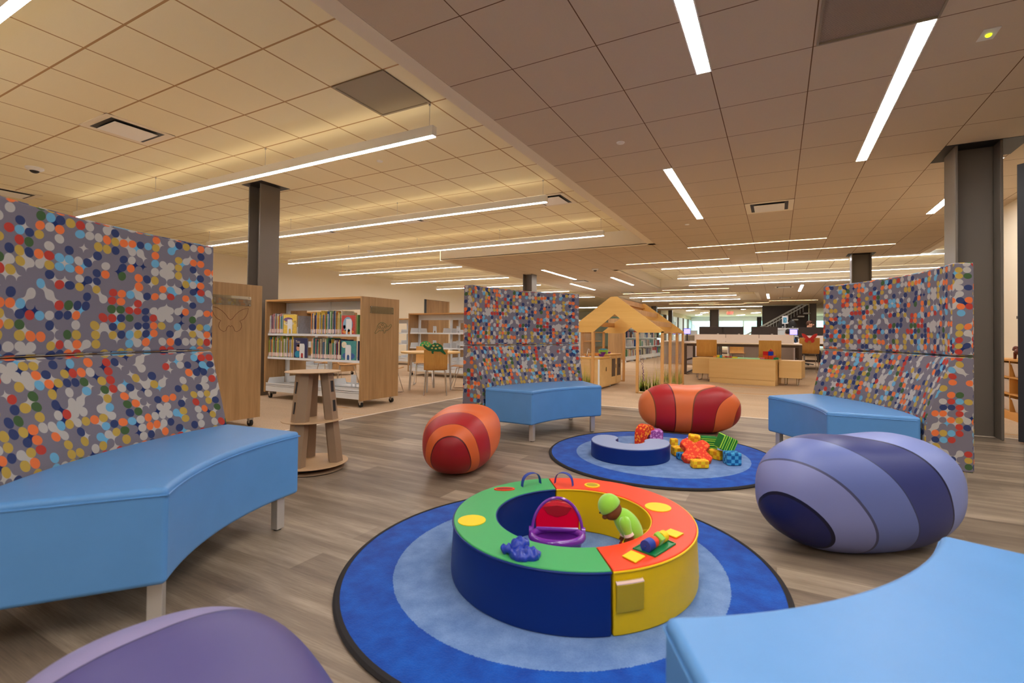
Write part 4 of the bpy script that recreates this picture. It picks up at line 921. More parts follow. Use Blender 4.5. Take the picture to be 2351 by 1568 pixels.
MB().lathe([(0, .60), (.465, .60), (.475, .607), (.475, .623), (.465, .63), (0, .63)], 56).build('tabletop', 'maple', tb)
for a in (-60, 35, 120, 215):
    MB().cyl((.33*cos(R_(a)), .33*sin(R_(a)), 0), (.30*cos(R_(a)), .30*sin(R_(a)), .60), .017, 12).build('leg', 'steel', tb)
chair('plywood child chair with dark green turtle, nearest side of the round table', -4.58, 5.70, 219, 1.0, 'turtle', 'turtle chairs')
chair('plywood child chair with a light green turtle, far side of the round table', -5.72, 6.80, 35, 1.0, 'turtle2', 'turtle chairs')
chair('plywood child chair at the left of the round table, seat pushed out', -5.27, 5.42, 117, 1.0, None, 'turtle chairs')
chair('plywood child chair with light green turtle, right of the round table by the middle sofa', -4.62, 6.49, -63, 1.0, 'turtle2', 'turtle chairs')
chair('plywood child chair seen under the turtle-panel bookcase, right one', -6.50, 5.75, 140, 1.0, None, 'plywood chairs behind the bookcase')
chair('plywood child chair seen under the turtle-panel bookcase, left one', -7.2, 5.95, 20, 1.0, None, 'plywood chairs behind the bookcase')
# ================================================================= PLAYHOUSE
PX0, PX1, PYa, PYb = -3.20, -1.585, 7.52, 9.36; PH = .968
P = thing('playhouse', 'open golden birch play house with gabled slatted roof and clear grass-printed panels', 'playhouse', ((PX0+PX1)/2, (PYa+PYb)/2, 0))
ox, oy = P.location.x, P.location.y; W2 = (PX1-PX0)/2; D2 = (PYb-PYa)/2; AP = 1.555-PH
def post(x, y, w=.04, d=.04, h=PH, z=0): MB().box(x-w/2, y-d/2, z, x+w/2, y+d/2, h).build('post', 'plyz', P, smooth=0, bevel=.002)
dl, dr = -2.755-ox, -2.0-ox
for y in (-D2+.02, D2-.02):
    for x in (-W2+.02, dl, dr, W2-.02): post(x, y, .04, .05)
for x in (-W2+.02, W2-.02):
    post(x, -D2/3, .04, .06); post(x, D2/3, .04, .06)
def rail(x0, y0, x1, y1, z0, z1): MB().box(x0, y0, z0, x1, y1, z1).build('rail', 'plyz', P, smooth=0)
for y in (-D2+.02, D2-.02):
    for a, b in ((-W2, dl), (dr, W2)): rail(a, y-.025, b, y+.025, 0, .022)
for x in (-W2+.02, W2-.02): rail(x-.02, -D2, x+.02, D2, PH-.0, PH+.02); rail(x-.02, -D2, x+.02, D2, 0, .022)
# gable boards
def gable(y, name):
    sw = W2; pl = [(-sw, PH), (dl+.0, PH), (0, PH+.30), (dr, PH), (sw, PH), (sw, PH+.03), (.055, PH+AP), (-.055, PH+AP), (-sw, PH+.03)]
    m = MB(); xi = (dl+dr)/2; pl[2] = (xi, PH+.30)
    L = [(-sw, PH), (dl, PH), (xi, PH+.30), (xi, PH+AP), (-.055, PH+AP), (-sw, PH+.03)]; Rr = [(dr, PH), (sw, PH), (sw, PH+.03), (.055, PH+AP), (xi, PH+AP), (xi, PH+.30)]
    m.prism(L, y-.01, y+.01, 'y').prism(Rr, y-.01, y+.01, 'y'); m.build(name, 'ply', P, smooth=0)
gable(-D2+.01, 'front_gable'); gable(D2-.01, 'rear_gable')
m = MB().box(-.055, -D2+.02, PH+AP-.10, .055, D2-.02, PH+AP-.085).box(-.012, -D2+.02, PH+AP-.13, .012, D2-.02, PH+AP-.005); m.build('ridge_beam', 'plyz', P, smooth=0)
sl = atan2(AP-.03, W2)
for s in (-1, 1):
    for f in (.34, .68):
        x = s*(W2*f+.02); z = PH+AP-(AP-.03)*f-.05; MB().obox((x, 0, z), (.018, D2*2-.04, .085)).build('roof_slat', 'plyz', P, smooth=0)
# clear panels with printed grass
def panel(x0, y0, x1, y1, nb, seed, z1=PH-.02, red=False):
    r2 = random.Random(seed); dx, dy = x1-x0, y1-y0; L = hypot(dx, dy); ang = atan2(dy, dx)
    MB().box(0, -.003, .03, L, .003, z1).build('clear_panel', 'glass', P, loc=(x0, y0, 0), rz=ang, smooth=0); pn = kids(P)[-1]
    for nm, mat, n, hm in (('grass_print', 'c_grass', int(nb*1.1), .28), ('straw_print', 'c_straw', int(nb*.7), .44)):
        m = MB()
        for k in range(n):
            x = r2.uniform(.02, L-.02); h = r2.uniform(.08, hm); w = r2.uniform(.003, .006); le = r2.uniform(-.06, .06)
            m.add([(x-w, -.004, .035), (x+w, -.004, .035), (min(L, max(0, x+le*.4+w*.6)), -.004, .035+h*.6), (min(L, max(0, x+le)), -.004, .035+h), (min(L, max(0, x+le*.4-w*.6)), -.004, .035+h*.6)], [(0, 1, 2, 3, 4)])
        m.build(nm, mat, pn, smooth=0)
    m = MB()
    for j in range(2 if L < .4 else 3):
        x = r2.uniform(.05, L-.05); h = r2.uniform(.45, .62); le = r2.uniform(-.08, .08)
        for k in range(22):
            t = .3+.7*k/22; cx = x+le*t*t+r2.uniform(-.012, .012); cz = h*t+.03; r = .007*(1.3-t*.6)
            if 0 < cx < L: m.prism([(cx+r*cos(q*pi/3), cz+r*sin(q*pi/3)) for q in range(6)], -.0045, -.004, 'y')
    m.build('flower_print', 'c_redfl' if red else 'c_flower', pn, smooth=0)
fy = -D2+.02
panel(dr+.02, fy, W2-.04, fy, 60, 1); panel(-W2+.04, fy, dl-.02, fy, 60, 2)
panel(dr+.02, -fy, W2-.04, -fy, 40, 3)
for i, (a, b) in enumerate([(-D2+.05, -D2/3-.03), (-D2/3+.03, D2/3-.03), (D2/3+.03, D2-.05)]): panel(W2-.02, a, W2-.02, b, 40, 10+i, red=i > 0); panel(-W2+.02, a, -W2+.02, b, 30, 20+i)
# ---- play kitchen along the left wall
K = thing('play_kitchen_sink', 'pale birch play sink cabinet nearest, inside the playhouse', 'play kitchen', (-2.92, 7.90, 0)); kx = .27
def cab(t, y0, y1, h, glassy):
    MB().box(-kx, y0, .03, kx, y1, h-.02).build('carcass', 'maple', t, smooth=0, bevel=.002)
    MB().box(-kx-.005, y0-.01, h-.02, kx+.012, y1+.01, h).build('worktop', 'ply', t, smooth=0, bevel=.003)
    n = 1 if not glassy else 2; w = (y1-y0)/n
    for k in range(n):
        a, b = y0+k*w+.008, y0+(k+1)*w-.008; d_ = MB().box(kx, a, .05, kx+.016, b, h-.04).build('door', 'maple', t, smooth=0, bevel=.002)
        if glassy: MB().box(kx+.0165, a+.05, .18, kx+.0185, b-.05, h-.08).build('door_window', 'deskmetal', d_, smooth=0)
        MB().obox((kx+.022, (b-.02 if k == 0 and glassy else a+(b-a)*.55), h*.62), (.008, .012, .07)).build('handle', 'black', d_, smooth=0, bevel=.002)
    MB().box(kx-.01, y0-.012, .02, kx+.018, y0-.001, h-.03).build('edge_strip', 'white', t, smooth=0)
cab(K, -.36, .24, .545, False)
sk = MB().tube([(.02, -.25, .545), (.02, -.25, .60), (.02, -.23, .66), (.02, -.18, .685), (.02, -.13, .66), (.02, -.12, .63)], .009, 8).build('tap', 'chrome', K)
MB().box(-.15, -.28, .546, .2, .02, .549).build('sink_basin', 'white', K, smooth=0)
K2 = thing('play_kitchen_stove', 'pale birch play cabinet with two windowed doors, further inside the playhouse', 'play kitchen', (-2.94, 8.52, 0)); cab(K2, -.33, .31, .58, True)
MB().box(-kx, -.33, .58, -kx+.02, .31, 1.0).build('backsplash', 'maple', K2, smooth=0); MB().box(-kx, -.33, .80, -kx+.14, .31, .815).build('rack_shelf', 'ply', K2, smooth=0)
pt = thing('toy_pot', 'lime green toy pot with a blue lid on the play kitchen', 'toy pot', (-2.83, 8.30, .58))
MB().lathe([(0, 0), (.07, 0), (.085, .02), (.09, .075), (.084, .075), (.078, .02), (0, .01)], 28).build('bowl', 'lime', pt); MB().lathe([(0, .10), (.05, .095), (.088, .078), (.086, .074), (0, .08)], 28).build('lid', 'teal', pt)
MB().ell((0, 0, .108), (.016, .016, .012), 12, 8).build('knob', 'bk_orange', pt)
for x, y, zz, r, mt, l in [(-2.77, 8.02, .545, .06, 'purple', 'purple toy bowl on the corner of the play sink cabinet'), (-2.80, 8.20, .58, .055, 'purple', 'purple toy bowl in front of the lime pot'), (-2.85, 7.98, .565, .055, 'bk_orange', 'orange toy pan nested beside the purple bowl'), (-2.92, 7.70, .549, .05, 'bk_orange', 'orange toy cup beside the play tap'), (-2.83, 8.62, .58, .04, 'purple', 'small purple toy cup at the far end of the play kitchen')]:
    tag(MB().lathe([(0, 0), (r*.55, 0), (r, r*.7), (r*.95, r*.7), (r*.5, .006), (0, .006)], 24).build('toy_bowl', mt, loc=(x, y, zz)), l, 'toy bowl')

# ================================================================= PLAY TABLE WITH BLOCKS
G = thing('play_table', 'pale maple play table with a green building-plate top on a plinth', 'table', (-.58, 10.43, 0), R_(-9))
MB().box(-.61, -.35, .10, .61, .35, .49).build('body', 'maple', G, smooth=0, bevel=.003)
MB().box(-.60, -.34, 0, .60, .34, .10).build('plinth', 'maple', G, smooth=0); M['plate'] = flat('green_building_plate', (120, 210, 130), .4); MB().box(-.50, -.31, .488, .59, .31, .496).build('building_plate', 'plate', G, smooth=0)
Gm = Matrix.Translation(G.location) @ Matrix.Rotation(R_(-9), 4, 'Z')
for i, (x, l) in enumerate([(-.82, 'left'), (.82, 'right')]):
    t = thing('maple_stool', 'pale maple box stool on bent chrome legs at the %s end of the play table' % l, 'stool', Gm @ Vector((x, .12, 0)), R_(-9), 'stools by the play table')
    MB().box(-.19, -.26, .15, .19, .26, .475).build('box', 'maple', t, smooth=0, bevel=.003)
    for s in (-1, 1): MB().tube([(s*.1, -.16, .15), (s*.1, -.17, .02), (s*.1, -.05, .008), (s*.1, .1, .008), (s*.1, .16, .15)], .01, 8).build('leg', 'chrome', t)
def bl(x, y, z, w, d, h, m, l, c='toy brick', ry=0):
    o = MB().box(-w/2, -d/2, 0, w/2, d/2, h).build('toy_brick', m, loc=Gm @ Vector((x, y, z+.497)), rot=(0, ry, R_(-9)), smooth=0); tag(o, l, c, 'toy bricks on the play table'); return o
for x, y, w, h, m, l in [(-.53, -.2, .06, .03, 'bk_orange', 'orange toy brick at the left end of the green plate'), (-.46, -.2, .05, .05, 'yellow_p', 'yellow toy brick second from the left on the plate'), (-.41, -.22, .04, .05, 'teal', 'teal toy brick beside the yellow one'), (-.36, -.2, .05, .03, 'bk_orange', 'orange toy brick right of the teal one'), (-.28, -.15, .14, .035, 'bk_red', 'long red toy brick under the cream one'), (-.28, -.15, .03, .075, 'bk_cream', 'small cream toy brick standing on the red one'), (-.15, -.18, .09, .025, 'yellow_p', 'yellow star-like toy brick in the middle of the plate'), (.36, -.28, .08, .03, 'pinkp', 'pink toy brick beside the translucent tower'), (.60, -.28, .08, .04, 'green_t', 'dark green toy brick right of the tower'), (.57, -.27, .05, .08, 'bk_red', 'red toy brick behind the dark green one')]: bl(x, -.1+y*.5, 0, w, .06, h, m, l)
M['magr'] = flat('red_translucent_tile', (196, 16, 20), .2); M['magb'] = flat('blue_translucent_tile', (20, 50, 170), .2); M['mago'] = flat('orange_translucent_tile', (214, 70, 10), .2)
mt = thing('tile_tower', 'small red blue and orange toy tile castle on the play table', 'toy', Gm @ Vector((.46, -.2, .497)), R_(-9))
MB().box(-.09, -.04, 0, 0, .04, .075).box(.005, -.04, 0, .085, .04, .07).build('lower_tiles', 'mago', mt, smooth=0); MB().box(-.09, -.038, .077, .0, .038, .15).build('upper_tile', 'magr', mt, smooth=0)
MB().box(.005, -.038, .072, .085, .038, .15).build('blue_tile', 'magb', mt, smooth=0); MB().prism([(0, .15), (.09, .15), (.045, .20)], -.036, .036, 'y').build('roof_tile', 'mago', mt, smooth=0)
# adult chairs behind it
chair('blank-backed plywood chair at the long desk, left one', -1.42, 11.35, 184, 1.25, None, 'plywood chairs at the long desk')
chair('blank-backed plywood chair at the long desk behind the tile castle', -.16, 11.35, 184, 1.25, None, 'plywood chairs at the long desk')
chair('plywood chair with a red butterfly on its back, beside the right sofa', .70, 14.2, 184, 1.35, 'butterfly', 'plywood chairs at the long desk')
chair('plywood chair half hidden under the long desk, facing the camera', -1.05, 15.2, 10, 1.15, None, 'plywood chairs at the long desk')
# ================================================================= DESKS
def desk(x0, x1, y0, y1, label, rail_=True):
    t = thing('long_desk', label, 'desk', ((x0+x1)/2, (y0+y1)/2, 0), 0, 'long computer desks'); a, b = (x1-x0)/2, (y1-y0)/2
    MB().box(-a, -b, .75, a, b, .774).build('desktop', 'desktop', t, smooth=0, bevel=.002); MB().box(-a+.04, -b+.06, .69, a-.04, b-.06, .75).build('apron', 'deskmetal', t, smooth=0)
    for sx in (-1, 1):
        m = MB(); X = sx*(a-.03)
        for sy in (-1, 0, 1): m.box(X-.03, sy*(b-.04)-.03, 0, X+.03, sy*(b-.04)+.03, .75)
        m.box(X-.02, -b+.04, .02, X+.02, b-.04, .05).box(X-.02, -b+.04, .33, X+.02, b-.04, .37); m.build('leg_frame', 'deskmetal', t, smooth=0)
    MB().box(-a+.1, -.03, .22, a-.1, .03, .27).box(-.03, -b+.05, .22, .03, b-.05, .26).build('stretcher', 'deskmetal', t, smooth=0)
    for k in range(3):
        xa = -a+.13+k*(2*a-.26)/3; MB().box(xa, -.62, .776, xa+(2*a-.26)/3-.01, -.60, .98).build('divider', 'screen', t, smooth=0, bevel=.003)
    return t
desk(-2.03, .48, 11.95, 14.75, 'long cream-topped desk with brown legs and white dividers behind the play table')
desk(.52, 3.1, 14.75, 17.4, 'cream-topped desk half hidden behind the right sofa back, beside the butterfly chair')
desk(-2.2, 3.0, 20.5, 22.0, 'far desk seen through the legs of the long desk')
def monitor(x, y, w, label, zt=1.195, h=.30, ang=0):
    t = thing('monitor', label, 'monitor', (x, y, .774), R_(ang), 'desktop monitors seen from behind')
    z = zt-.774; MB().box(-w/2, -.02, z-h, w/2, .02, z).build('casing', 'monitor', t, smooth=0, bevel=.004); MB().box(w*.25, -.022, z-h*.68, w*.25+.05, -.0205, z-h*.66+.012).build('badge', 'steel', t, smooth=0)
    MB().box(-.02, .02, .01, .02, .05, z-h*.5).build('stand', 'black', t, smooth=0); MB().box(-.12, -.05, 0, .12, .12, .012).build('stand_foot', 'black', t, smooth=0)
for x, w, l in [(-1.62, .62, 'first from the left'), (-1.07, .52, 'second from the left, adjoining the first'), (-.31, .62, 'third, on its own in the middle'), (.66, .66, 'rightmost, next to the sofa back')]: monitor(x if x < .5 else .95, 13.75 if x < .5 else 15.9, w if x < .5 else .82, 'dark back of a wide monitor on the desk, '+l, 1.195 if x < .5 else 1.225, .30 if x < .5 else .34)
for x, y, w, mt_, l in [(-1.08, 16.5, .17, 'whiteglow', 'small lit screen peeking out right of the paired monitors'), (.43, 16.5, .2, 'blueglow', 'violet-lit screen beside the person in blue'), (-3.0, 16.2, .22, 'blueglow', 'violet-lit screen seen through the right side of the playhouse, left one'), (-2.62, 16.0, .2, 'blueglow', 'violet-lit screen seen through the right side of the playhouse, right one')]:
    t = thing('lit_monitor', l, 'monitor', (x, y, .774), 0, 'lit monitors facing the camera'); MB().box(-w/2-.01, 0, .22, w/2+.01, .02, .41).build('casing', 'navy_v', t, smooth=0); MB().box(-w/2, -.003, .235, w/2, -.0005, .395).build('display', mt_, t, smooth=0)
    if mt_ == 'whiteglow': MB().box(-w/2, -.005, .235, -.01, -.0035, .37).build('window', 'blueglow', t, smooth=0)
    MB().box(-.02, .0, 0, .02, .03, .25).box(-.08, -.05, 0, .08, .08, .012).build('stand', 'black', t, smooth=0)
for x0, x1, l in [(-3.4, -2.35, 'low white desk behind the playhouse holding lit screens'), (-1.4, .46, 'low white desk with lit screens behind the monitors')]:
    t = thing('white_desk', l, 'desk', ((x0+x1)/2, 16.5, 0)); a = (x1-x0)/2; MB().box(-a, -.6, .75, a, .4, .774).build('desktop', 'screen', t, smooth=0); MB().box(-a, .3, .0, a, .33, .75).box(-a, -.5, 0, -a+.03, .4, .75).box(a-.03, -.5, 0, a, .4, .75).build('panel_legs', 'screen', t, smooth=0)
# reception counter, bags, poster
t = thing('counter', 'white distant counter behind the violet-lit screen', 'counter', (.3, 19.4, 0)); MB().box(-.34, -.3, 1.20, .36, .3, 1.26).build('top', 'white', t, smooth=0); MB().box(-.30, -.25, 0, .32, .25, 1.2).build('body', 'wall_cool', t, smooth=0); MB().box(-.05, -.265, 1.02, .12, -.25, 1.16).build('wood_inset', 'maple', t, smooth=0)
for i, (x, l) in enumerate([(.14, 'black domed carry bag on the counter, left of the poster pole'), (.46, 'black domed carry bag on the counter, right of the poster pole')]):
    t = thing('carry_bag', l, 'bag', (x, 19.35, 1.26), 0, 'black bags on the counter'); MB().ell((0, 0, .12), (.13, .1, .17), 20, 12, None, .7, lambda p: Vector((p.x*(1-.25*max(0, p.z)/.17), p.y, max(p.z, -.12)))).build('body', 'black', t, smooth=80); MB().tube([(.05*cos(k*pi/8), 0, .28+.04*sin(k*pi/8)) for k in range(9)], .008, 6).build('handle', 'black', t)
    MB().ell((.02, -.1, .04), (.03, .01, .015), 10, 6).build('badge', 'white', t, smooth=80)
t = thing('poster_stand', 'white framed teal poster on a thin pole beside the staircase', 'sign', (.225, 18.8, 0)); MB().cyl((0, 0, 0), (0, 0, 1.4), .012, 8).cyl((0, 0, 0), (0, 0, .02), .14, 16).build('pole', 'white', t); MB().box(-.09, -.015, 1.40, .09, 0, 1.68).build('frame', 'white', t, smooth=0); MB().box(-.05, -.017, 1.44, .05, -.0155, 1.62).build('poster', 'teal', t, smooth=0); MB().tube([(0, -.018, 1.47), (.01, -.018, 1.53), (-.008, -.018, 1.59)], .01, 5).build('poster_figure', 'wall_cool', t)
t = thing('white_cabinet', 'low white and grey cabinet right of the playhouse roof in the distance', 'cabinet', (-3.44, 22, 0)); MB().box(-.27, 0, 0, .27, .4, 1.0).build('body', 'bin', t, smooth=0); MB().box(-.27, -.005, .64, -.0, 0, .97).box(.005, -.005, .64, .27, 0, .97).build('doors', 'graymesh', t, smooth=0); MB().box(-.24, .05, 1.0, .24, .3, 1.20).build('top_box', 'wall_cool', t, smooth=0)
# ================================================================= PEOPLE (distant, seated)
def person(label, x, y, ang, shirt, hair, hh, lean=0):
    t = thing('person', label, 'person', (x, y, 0), R_(ang))
    # local: faces -y; seat at .46
    J = {'pel': (0, .02, .52), 'ab': (0, 0, .66), 'ch': (0, -.03-lean*.5, .86), 'nk': (0, -.06-lean, 1.03), 'hd0': (0, -.08-lean, 1.10), 'hd': (0, -.10-lean*1.2, 1.19), 'hd2': (0, -.10-lean*1.2, 1.24)}
    V = list(J.values()); Rr = [.12, .12, .135, .055, .07, .088, .07]; Ed = [(i, i+1) for i in range(6)]; Z = hh-1.31
    for s in (-1, 1):
        b = len(V); V += [(s*.17, -.04-lean*.7, .96), (s*.22, -.14-lean*.6, .80), (s*.17, -.34-lean*.5, .84), (s*.16, -.41-lean*.5, .85)]; Rr += [.055, .042, .034, .026]; Ed += [(2, b), (b, b+1), (b+1, b+2), (b+2, b+3)]
        for f, (dx, L) in enumerate([(-.028, .06), (-.01, .07), (.008, .066), (.025, .05)]):
            c = len(V); V += [(s*(.16)+dx, -.455-lean*.5, .852), (s*.16+dx*1.2, -.455-L*.6-lean*.5, .842)]; Rr += [.009, .007]; Ed += [(b+3, c), (c, c+1)]
        c = len(V); V += [(s*.16-s*.04, -.42-lean*.5, .845)]; Rr += [.010]; Ed += [(b+2, c)]
        b = len(V); V += [(s*.10, -.02, .50), (s*.11, -.42, .50), (s*.11, -.44, .10), (s*.11, -.54, .05)]; Rr += [.085, .062, .042, .035]; Ed += [(0, b), (b, b+1), (b+1, b+2), (b+2, b+3)]
    def skin(name, V, Ed, Rr, mat, sub=2):
        me = bpy.data.meshes.new(name); me.from_pydata([(a, b_, c_+Z*min(1, c_/.9)*0+Z) if c_ > .55 else (a, b_, c_) for a, b_, c_ in V], Ed, []); me.materials.append(M[mat]); o = bpy.data.objects.new(name, me); C.objects.link(o); o.parent = t
        k = o.modifiers.new('skin', 'SKIN'); 
        for i, sv in enumerate(me.skin_vertices[0].data): sv.radius = (Rr[i], Rr[i]); sv.use_root = (i == 0)
        k.use_smooth_shade = True; u = o.modifiers.new('sub', 'SUBSURF'); u.levels = u.render_levels = sub; return o
    bo = skin('body', V, Ed, Rr, 'skin')
    i0 = 7; arm = []; VV = V[:3]+[V[3]]; Er = [(0, 1), (1, 2), (2, 3)]; RR = [.128, .13, .145, .068]
    for b in (7, 7+4+8+1+4): VV += V[b:b+3]; n = len(VV)-3; Er += [(2, n), (n, n+1), (n+1, n+2)]; RR += [.066, .052, .043]
    skin('shirt', VV, Er, RR, shirt)
    VV = [V[0]]; Er = []; RR = [.13]
    for b in (7+13, 7+17+13): VV += V[b:b+3]; n = len(VV)-3; Er += [(0, n), (n, n+1), (n+1, n+2)]; RR += [.095, .072, .052]
    skin('trousers', VV, Er, RR, 'trouser')
    hc = Vector((0, -.10-lean*1.2, 1.20+Z)); h = MB(); h.ell(hc+Vector((0, .018, .03)), (.088, .098, .10), 20, 14, None, 1, lambda p: Vector((p.x, p.y, p.z if p.y > -.05 else max(p.z, .045)))); h.build('hair', hair, t, smooth=80)
    f = MB(); f.ell(hc+Vector((0, -.098, -.01)), (.013, .018, .02), 10, 8); [f.ell(hc+Vector((s*.088, 0, -.005)), (.012, .022, .032), 10, 8) for s in (-1, 1)]; f.build('nose_and_ears', 'skin', t, smooth=80)
    f = MB(); [f.ell(hc+Vector((s*.032, -.086, .018)), (.011, .006, .007), 10, 6) for s in (-1, 1)]; f.build('eyes', 'black', t, smooth=80); f = MB(); f.ell(hc+Vector((0, -.086, -.045)), (.024, .006, .006), 10, 6); f.build('mouth', 'pinkp', t, smooth=80)
    c = thing('office_chair', 'dark office chair under the '+label.split(',')[0].replace('person with', 'person with'), 'chair', (x, y, 0), R_(ang)); MB().box(-.22, -.25, .40, .22, .2, .46).build('seat', 'black', c, bevel=.02); MB().box(-.2, .2, .5, .2, .25, .95 if hair == 'hair_b' else .85).build('backrest', 'black', c, bevel=.02); MB().cyl((0, 0, .05), (0, 0, .42), .03, 10).build('column', 'steel', c)
    m = MB(); [m.tube([(0, 0, .08), (.28*cos(k*2*pi/5), .28*sin(k*2*pi/5), .04)], .018, 6) for k in range(5)]; m.build('base', 'black', c)
    return t
person('person with dark hair in a blue shirt, head just above the divider', .31, 17.75, 180, 'shirt_b', 'hair_d', 1.19)
person('person with brown hair leaning forward, behind the rightmost monitor', .78, 18.1, 80, 'shirt_w', 'hair_b', 1.47, .06)
# ================================================================= ADULT SHELVES
def tall_shelf(label, x, y0, bays, group=None):
    t = thing('library_shelf', label, 'bookshelf', (x, y0, 0)); L = bays*.92
    MB().box(-.62, -.03, .10, .0, 0, 1.52).build('end_panel', 'oak', t, smooth=0); MB().box(-.62, 0, 1.48, 0, L, 1.51).build('top', 'white', t, smooth=0); MB().box(-.33, 0, .1, -.29, L, 1.48).build('back', 'white', t, smooth=0)
    MB().box(-.03, 0, .06, .0, L, .17).build('base_rail', 'white', t, smooth=0)
    for k in range(bays+1): MB().prism([(-.1, .0), (.04, 0), (.0, .08), (-.1, .08)], min(L-.02, k*.92), min(L-.02, k*.92)+.02, 'y').build('foot', 'white', t, smooth=0)
    for z in (.20, .53, .86, 1.19): 
        m = MB().box(-.29, 0, z-.02, 0, L, z); [m.box(-.25, k*.92, z, .0, k*.92+.004, z+.12) for k in range(1, bays+1)]; m.build('shelf', 'white', t, smooth=0)
    return t
tall_shelf('white library shelving with an oak end, full of books, seen through the playhouse', -4.66, 16.0, 6)
tall_shelf('second white library shelving row left of the playhouse', -6.7, 15.0, 3)
farb = MB(); farc = []
def far_add(m, c, y, z):
    if c not in farc: farc.append(c)
    farb.m = farc.index(c); farb.add([(v[0]-4.675, v[1]+y, v[2]+z) for v in m.v], m.f)
mc = ['navy', 'grey', 'red', 'cream', 'blue', 'black', 'green', 'white', 'brown', 'teal']
for z, nm in ((.20, 'bottom shelf'), (.53, 'second shelf up'), (.86, 'third shelf up'), (1.19, 'top shelf')):
    y = 16.03
    while y < 21.4:
        ind = y < 18.3
        if rnd.random() < .25: y += rnd.uniform(.08, .25); continue
        w = rnd.uniform(.022, .05); c = rnd.choice(mc)
        m = MB().box(-.18, 0, 0, 0, w, rnd.uniform(.19, .26)); (tag(m.build('book', 'bk_'+c, loc=(-4.675, y, z), smooth=0), '%s book on the %s of the long white shelving seen through the playhouse' % (c, nm), 'book', 'books on the long white shelving') if ind else far_add(m, c, y, z)); y += w+.004
tag(farb.build('shelved_books', ['bk_'+c for c in farc], smooth=0), 'rows of small books at the far end of the long white shelving', 'books', None, 'stuff')
# ================================================================= RIGHT: cubby shelf, figures, dark door
Q = thing('cubby_shelf', 'low honey wood cubby shelf with clear bins between the big column and the dark door', 'shelf', (2.56, 7.35, 0)); a, b, hh = .19, .62, .69
m = MB(); m.box(-a, -b, 0, a, b, .09).box(-a-.01, -b-.01, hh-.02, a+.01, b+.01, hh).box(a-.015, -b, .09, a, b, hh-.02)
for z in (.29, .48): m.box(-a, -b, z-.008, a, b, z+.008)
for k in range(5): y = -b+k*(2*b)/4; m.box(-a, max(-b, y-.008), .09, a, min(b, y+.008), hh-.02)
m.build('carcass', 'gold', Q, smooth=0)
n = 0
for j, z in enumerate((.09, .298, .488)):
    for k in range(4):
        if (j == 1 and k == 1) or (j == 0 and k == 3): continue
        y = -b+(k+.5)*b/2; t = thing('storage_bin', 'clear storage bin in the %s row of the cubby shelf, %s' % (('bottom', 'middle', 'top')[j], ('nearest the dark door', 'second from the door', 'second from the far end', 'at the far end')[k]), 'bin', (2.54, 7.35+y, z), 0, 'clear bins, %s row' % ('bottom', 'middle', 'top')[j])
        MB().sweep([(0, 0)], lambda t_, r, z_: (0, 0, 0), 1, caps=False) if 0 else None
        w = .115; MB().add([(-.13, -w, .002), (.13, -w, .002), (.13, w, .002), (-.13, w, .002), (-.16, -w-.015, .15), (.15, -w-.015, .15), (.15, w+.015, .15), (-.16, w+.015, .15)], [(3, 2, 1, 0), (0, 1, 5, 4), (1, 2, 6, 5), (2, 3, 7, 6), (3, 0, 4, 7), (4, 5, 6, 7)]).build('body', 'bin', t, smooth=0); MB().box(-.168, -w-.018, .145, -.155, w+.018, .158).build('rim', 'bin', t, smooth=0)
def beast(label, y, mat, s, long):
    t = thing('animal_figure', label, 'figurine', (2.5, y, .69), R_(100 if not long else 80)); L = s
    m = MB(); m.ell((0, 0, .11*L), (.10*L, .055*L, .055*L), 18, 10); m.ell((.10*L, 0, .15*L), (.045*L, .035*L, .04*L), 14, 8); [m.tube([(x*L, yy*L, .10*L), (x*1.1*L, yy*L, .0)], [.022*L, .017*L], 8) for x in (-.06, .06) for yy in (-.03, .03)]
    m.ell((.14*L, 0, .135*L), (.03*L, .022*L, .02*L), 10, 6); m.build('body', mat, t, smooth=80)
    if long: MB().tube([(-.09*L, 0, .14*L), (-.14*L, 0, .2*L), (-.10*L, 0, .24*L), (.0, 0, .245*L), (.05*L, 0, .20*L)], [.02*L, .014*L, .011*L, .009*L, .006*L], 8).build('curled_tail', mat, t)
    else: MB().tube([(-.09*L, 0, .13*L), (-.14*L, 0, .10*L)], [.012*L, .008*L], 6).build('tail', mat, t)
beast('brown glossy animal figure on the cubby shelf beside the column', 7.45, 'brownmetal', .8, False); beast('grey long-tailed animal figure on the cubby shelf beside the dark door', 7.12, 'greyfig', .8, True)
dd = struct('door_2', MB().box(0, -.02, .01, .95, .025, 2.48), 'darkdoor', 'tall charcoal door leaf at the right edge of the picture', loc=(1.915, 5.74, 0), rz=R_(-42), smooth=0, bevel=.004)
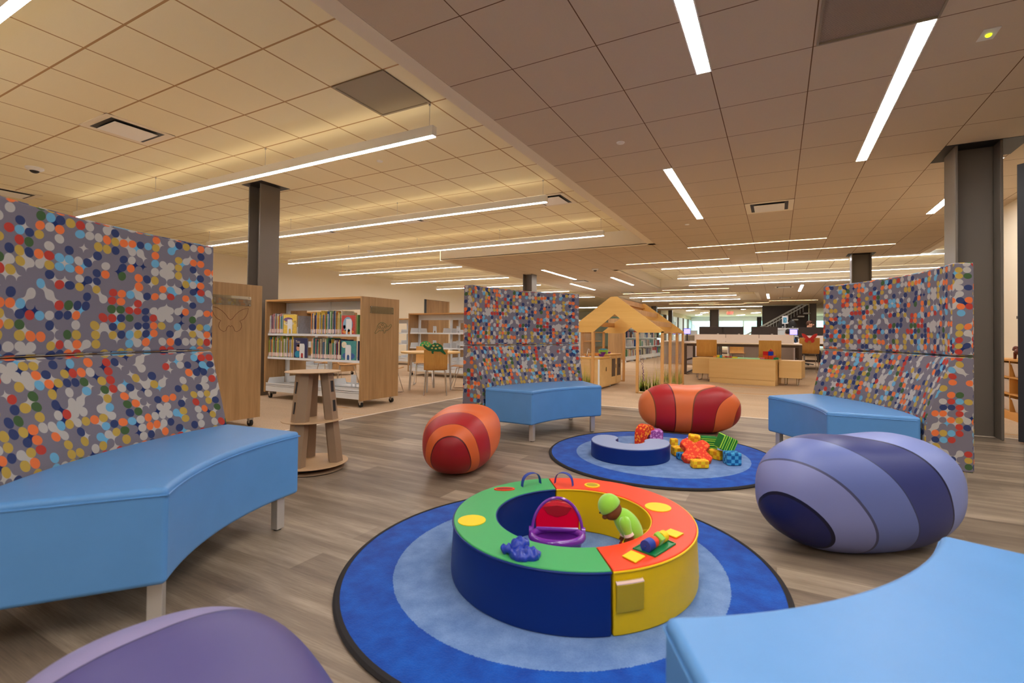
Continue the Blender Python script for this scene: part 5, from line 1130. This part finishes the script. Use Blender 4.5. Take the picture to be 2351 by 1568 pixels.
MB().box(-.003, -.008, 1.0, .0, .008, 1.22).build('latch_plate', 'steel', dd, smooth=0); MB().box(-.014, -.006, 1.10, -.002, .006, 1.125).build('latch_bolt', 'chrome', dd, smooth=0); MB().cyl((.07, .025, 1.05), (.07, .07, 1.05), .012, 10).tube([(.07, .07, 1.05), (.18, .07, 1.05)], .010, 8).build('door_handle', 'steel', dd)
# tall shelf glimpsed through the gap
t = thing('distant_shelf', 'distant blue-edged bookcase glimpsed between the column and the cream wall', 'bookcase', (4.55, 15.2, 0)); MB().box(-.5, 0, 0, .5, .3, 1.6).build('body', 'wall_cool', t, smooth=0); m = MB(); [m.box(-.45, -.01, .2+.35*k, .45, 0, .4+.35*k) for k in range(4)]; m.build('book_row', 'bk_grey', t, smooth=0); MB().box(.46, -.02, 0, .5, 0, 1.6).build('edge', 'navy_v', t, smooth=0)

# ================================================================= CAMERA, WORLD
def look():
    ya, pi_, ro_ = .47235, .015, .01058
    f = Vector((-sin(ya)*cos(pi_), cos(ya)*cos(pi_), sin(pi_))); r = Vector((cos(ya), sin(ya), 0)); u = r.cross(f)
    r2 = r*cos(ro_)+u*sin(ro_); u2 = -r*sin(ro_)+u*cos(ro_)
    return Matrix((( r2.x, u2.x, -f.x), (r2.y, u2.y, -f.y), (r2.z, u2.z, -f.z)))
cam = bpy.data.cameras.new('camera'); co = bpy.data.objects.new('camera', cam); C.objects.link(co)
co.matrix_world = Matrix.Translation((0, 0, H_)) @ look().to_4x4()
cam.sensor_width = 36; cam.lens = 1091.76/2351*36; cam.shift_x = -(1227.81-1175.5)/2351; cam.shift_y = -(784-753.33)/2351; cam.clip_start = .03; cam.clip_end = 300
cam.dof.use_dof = True; cam.dof.focus_distance = 5.0; cam.dof.aperture_fstop = 3.5
S.camera = co
w = bpy.data.worlds.new('daylight'); S.world = w; w.use_nodes = True
w.node_tree.nodes['Background'].inputs[0].default_value = (.80, .92, 1, 1); w.node_tree.nodes['Background'].inputs[1].default_value = 2.2
S.view_settings.view_transform = 'Standard'; S.view_settings.look = 'None'; S.view_settings.gamma = 1; S.view_settings.use_curve_mapping = False
S.view_settings.exposure = 1.68
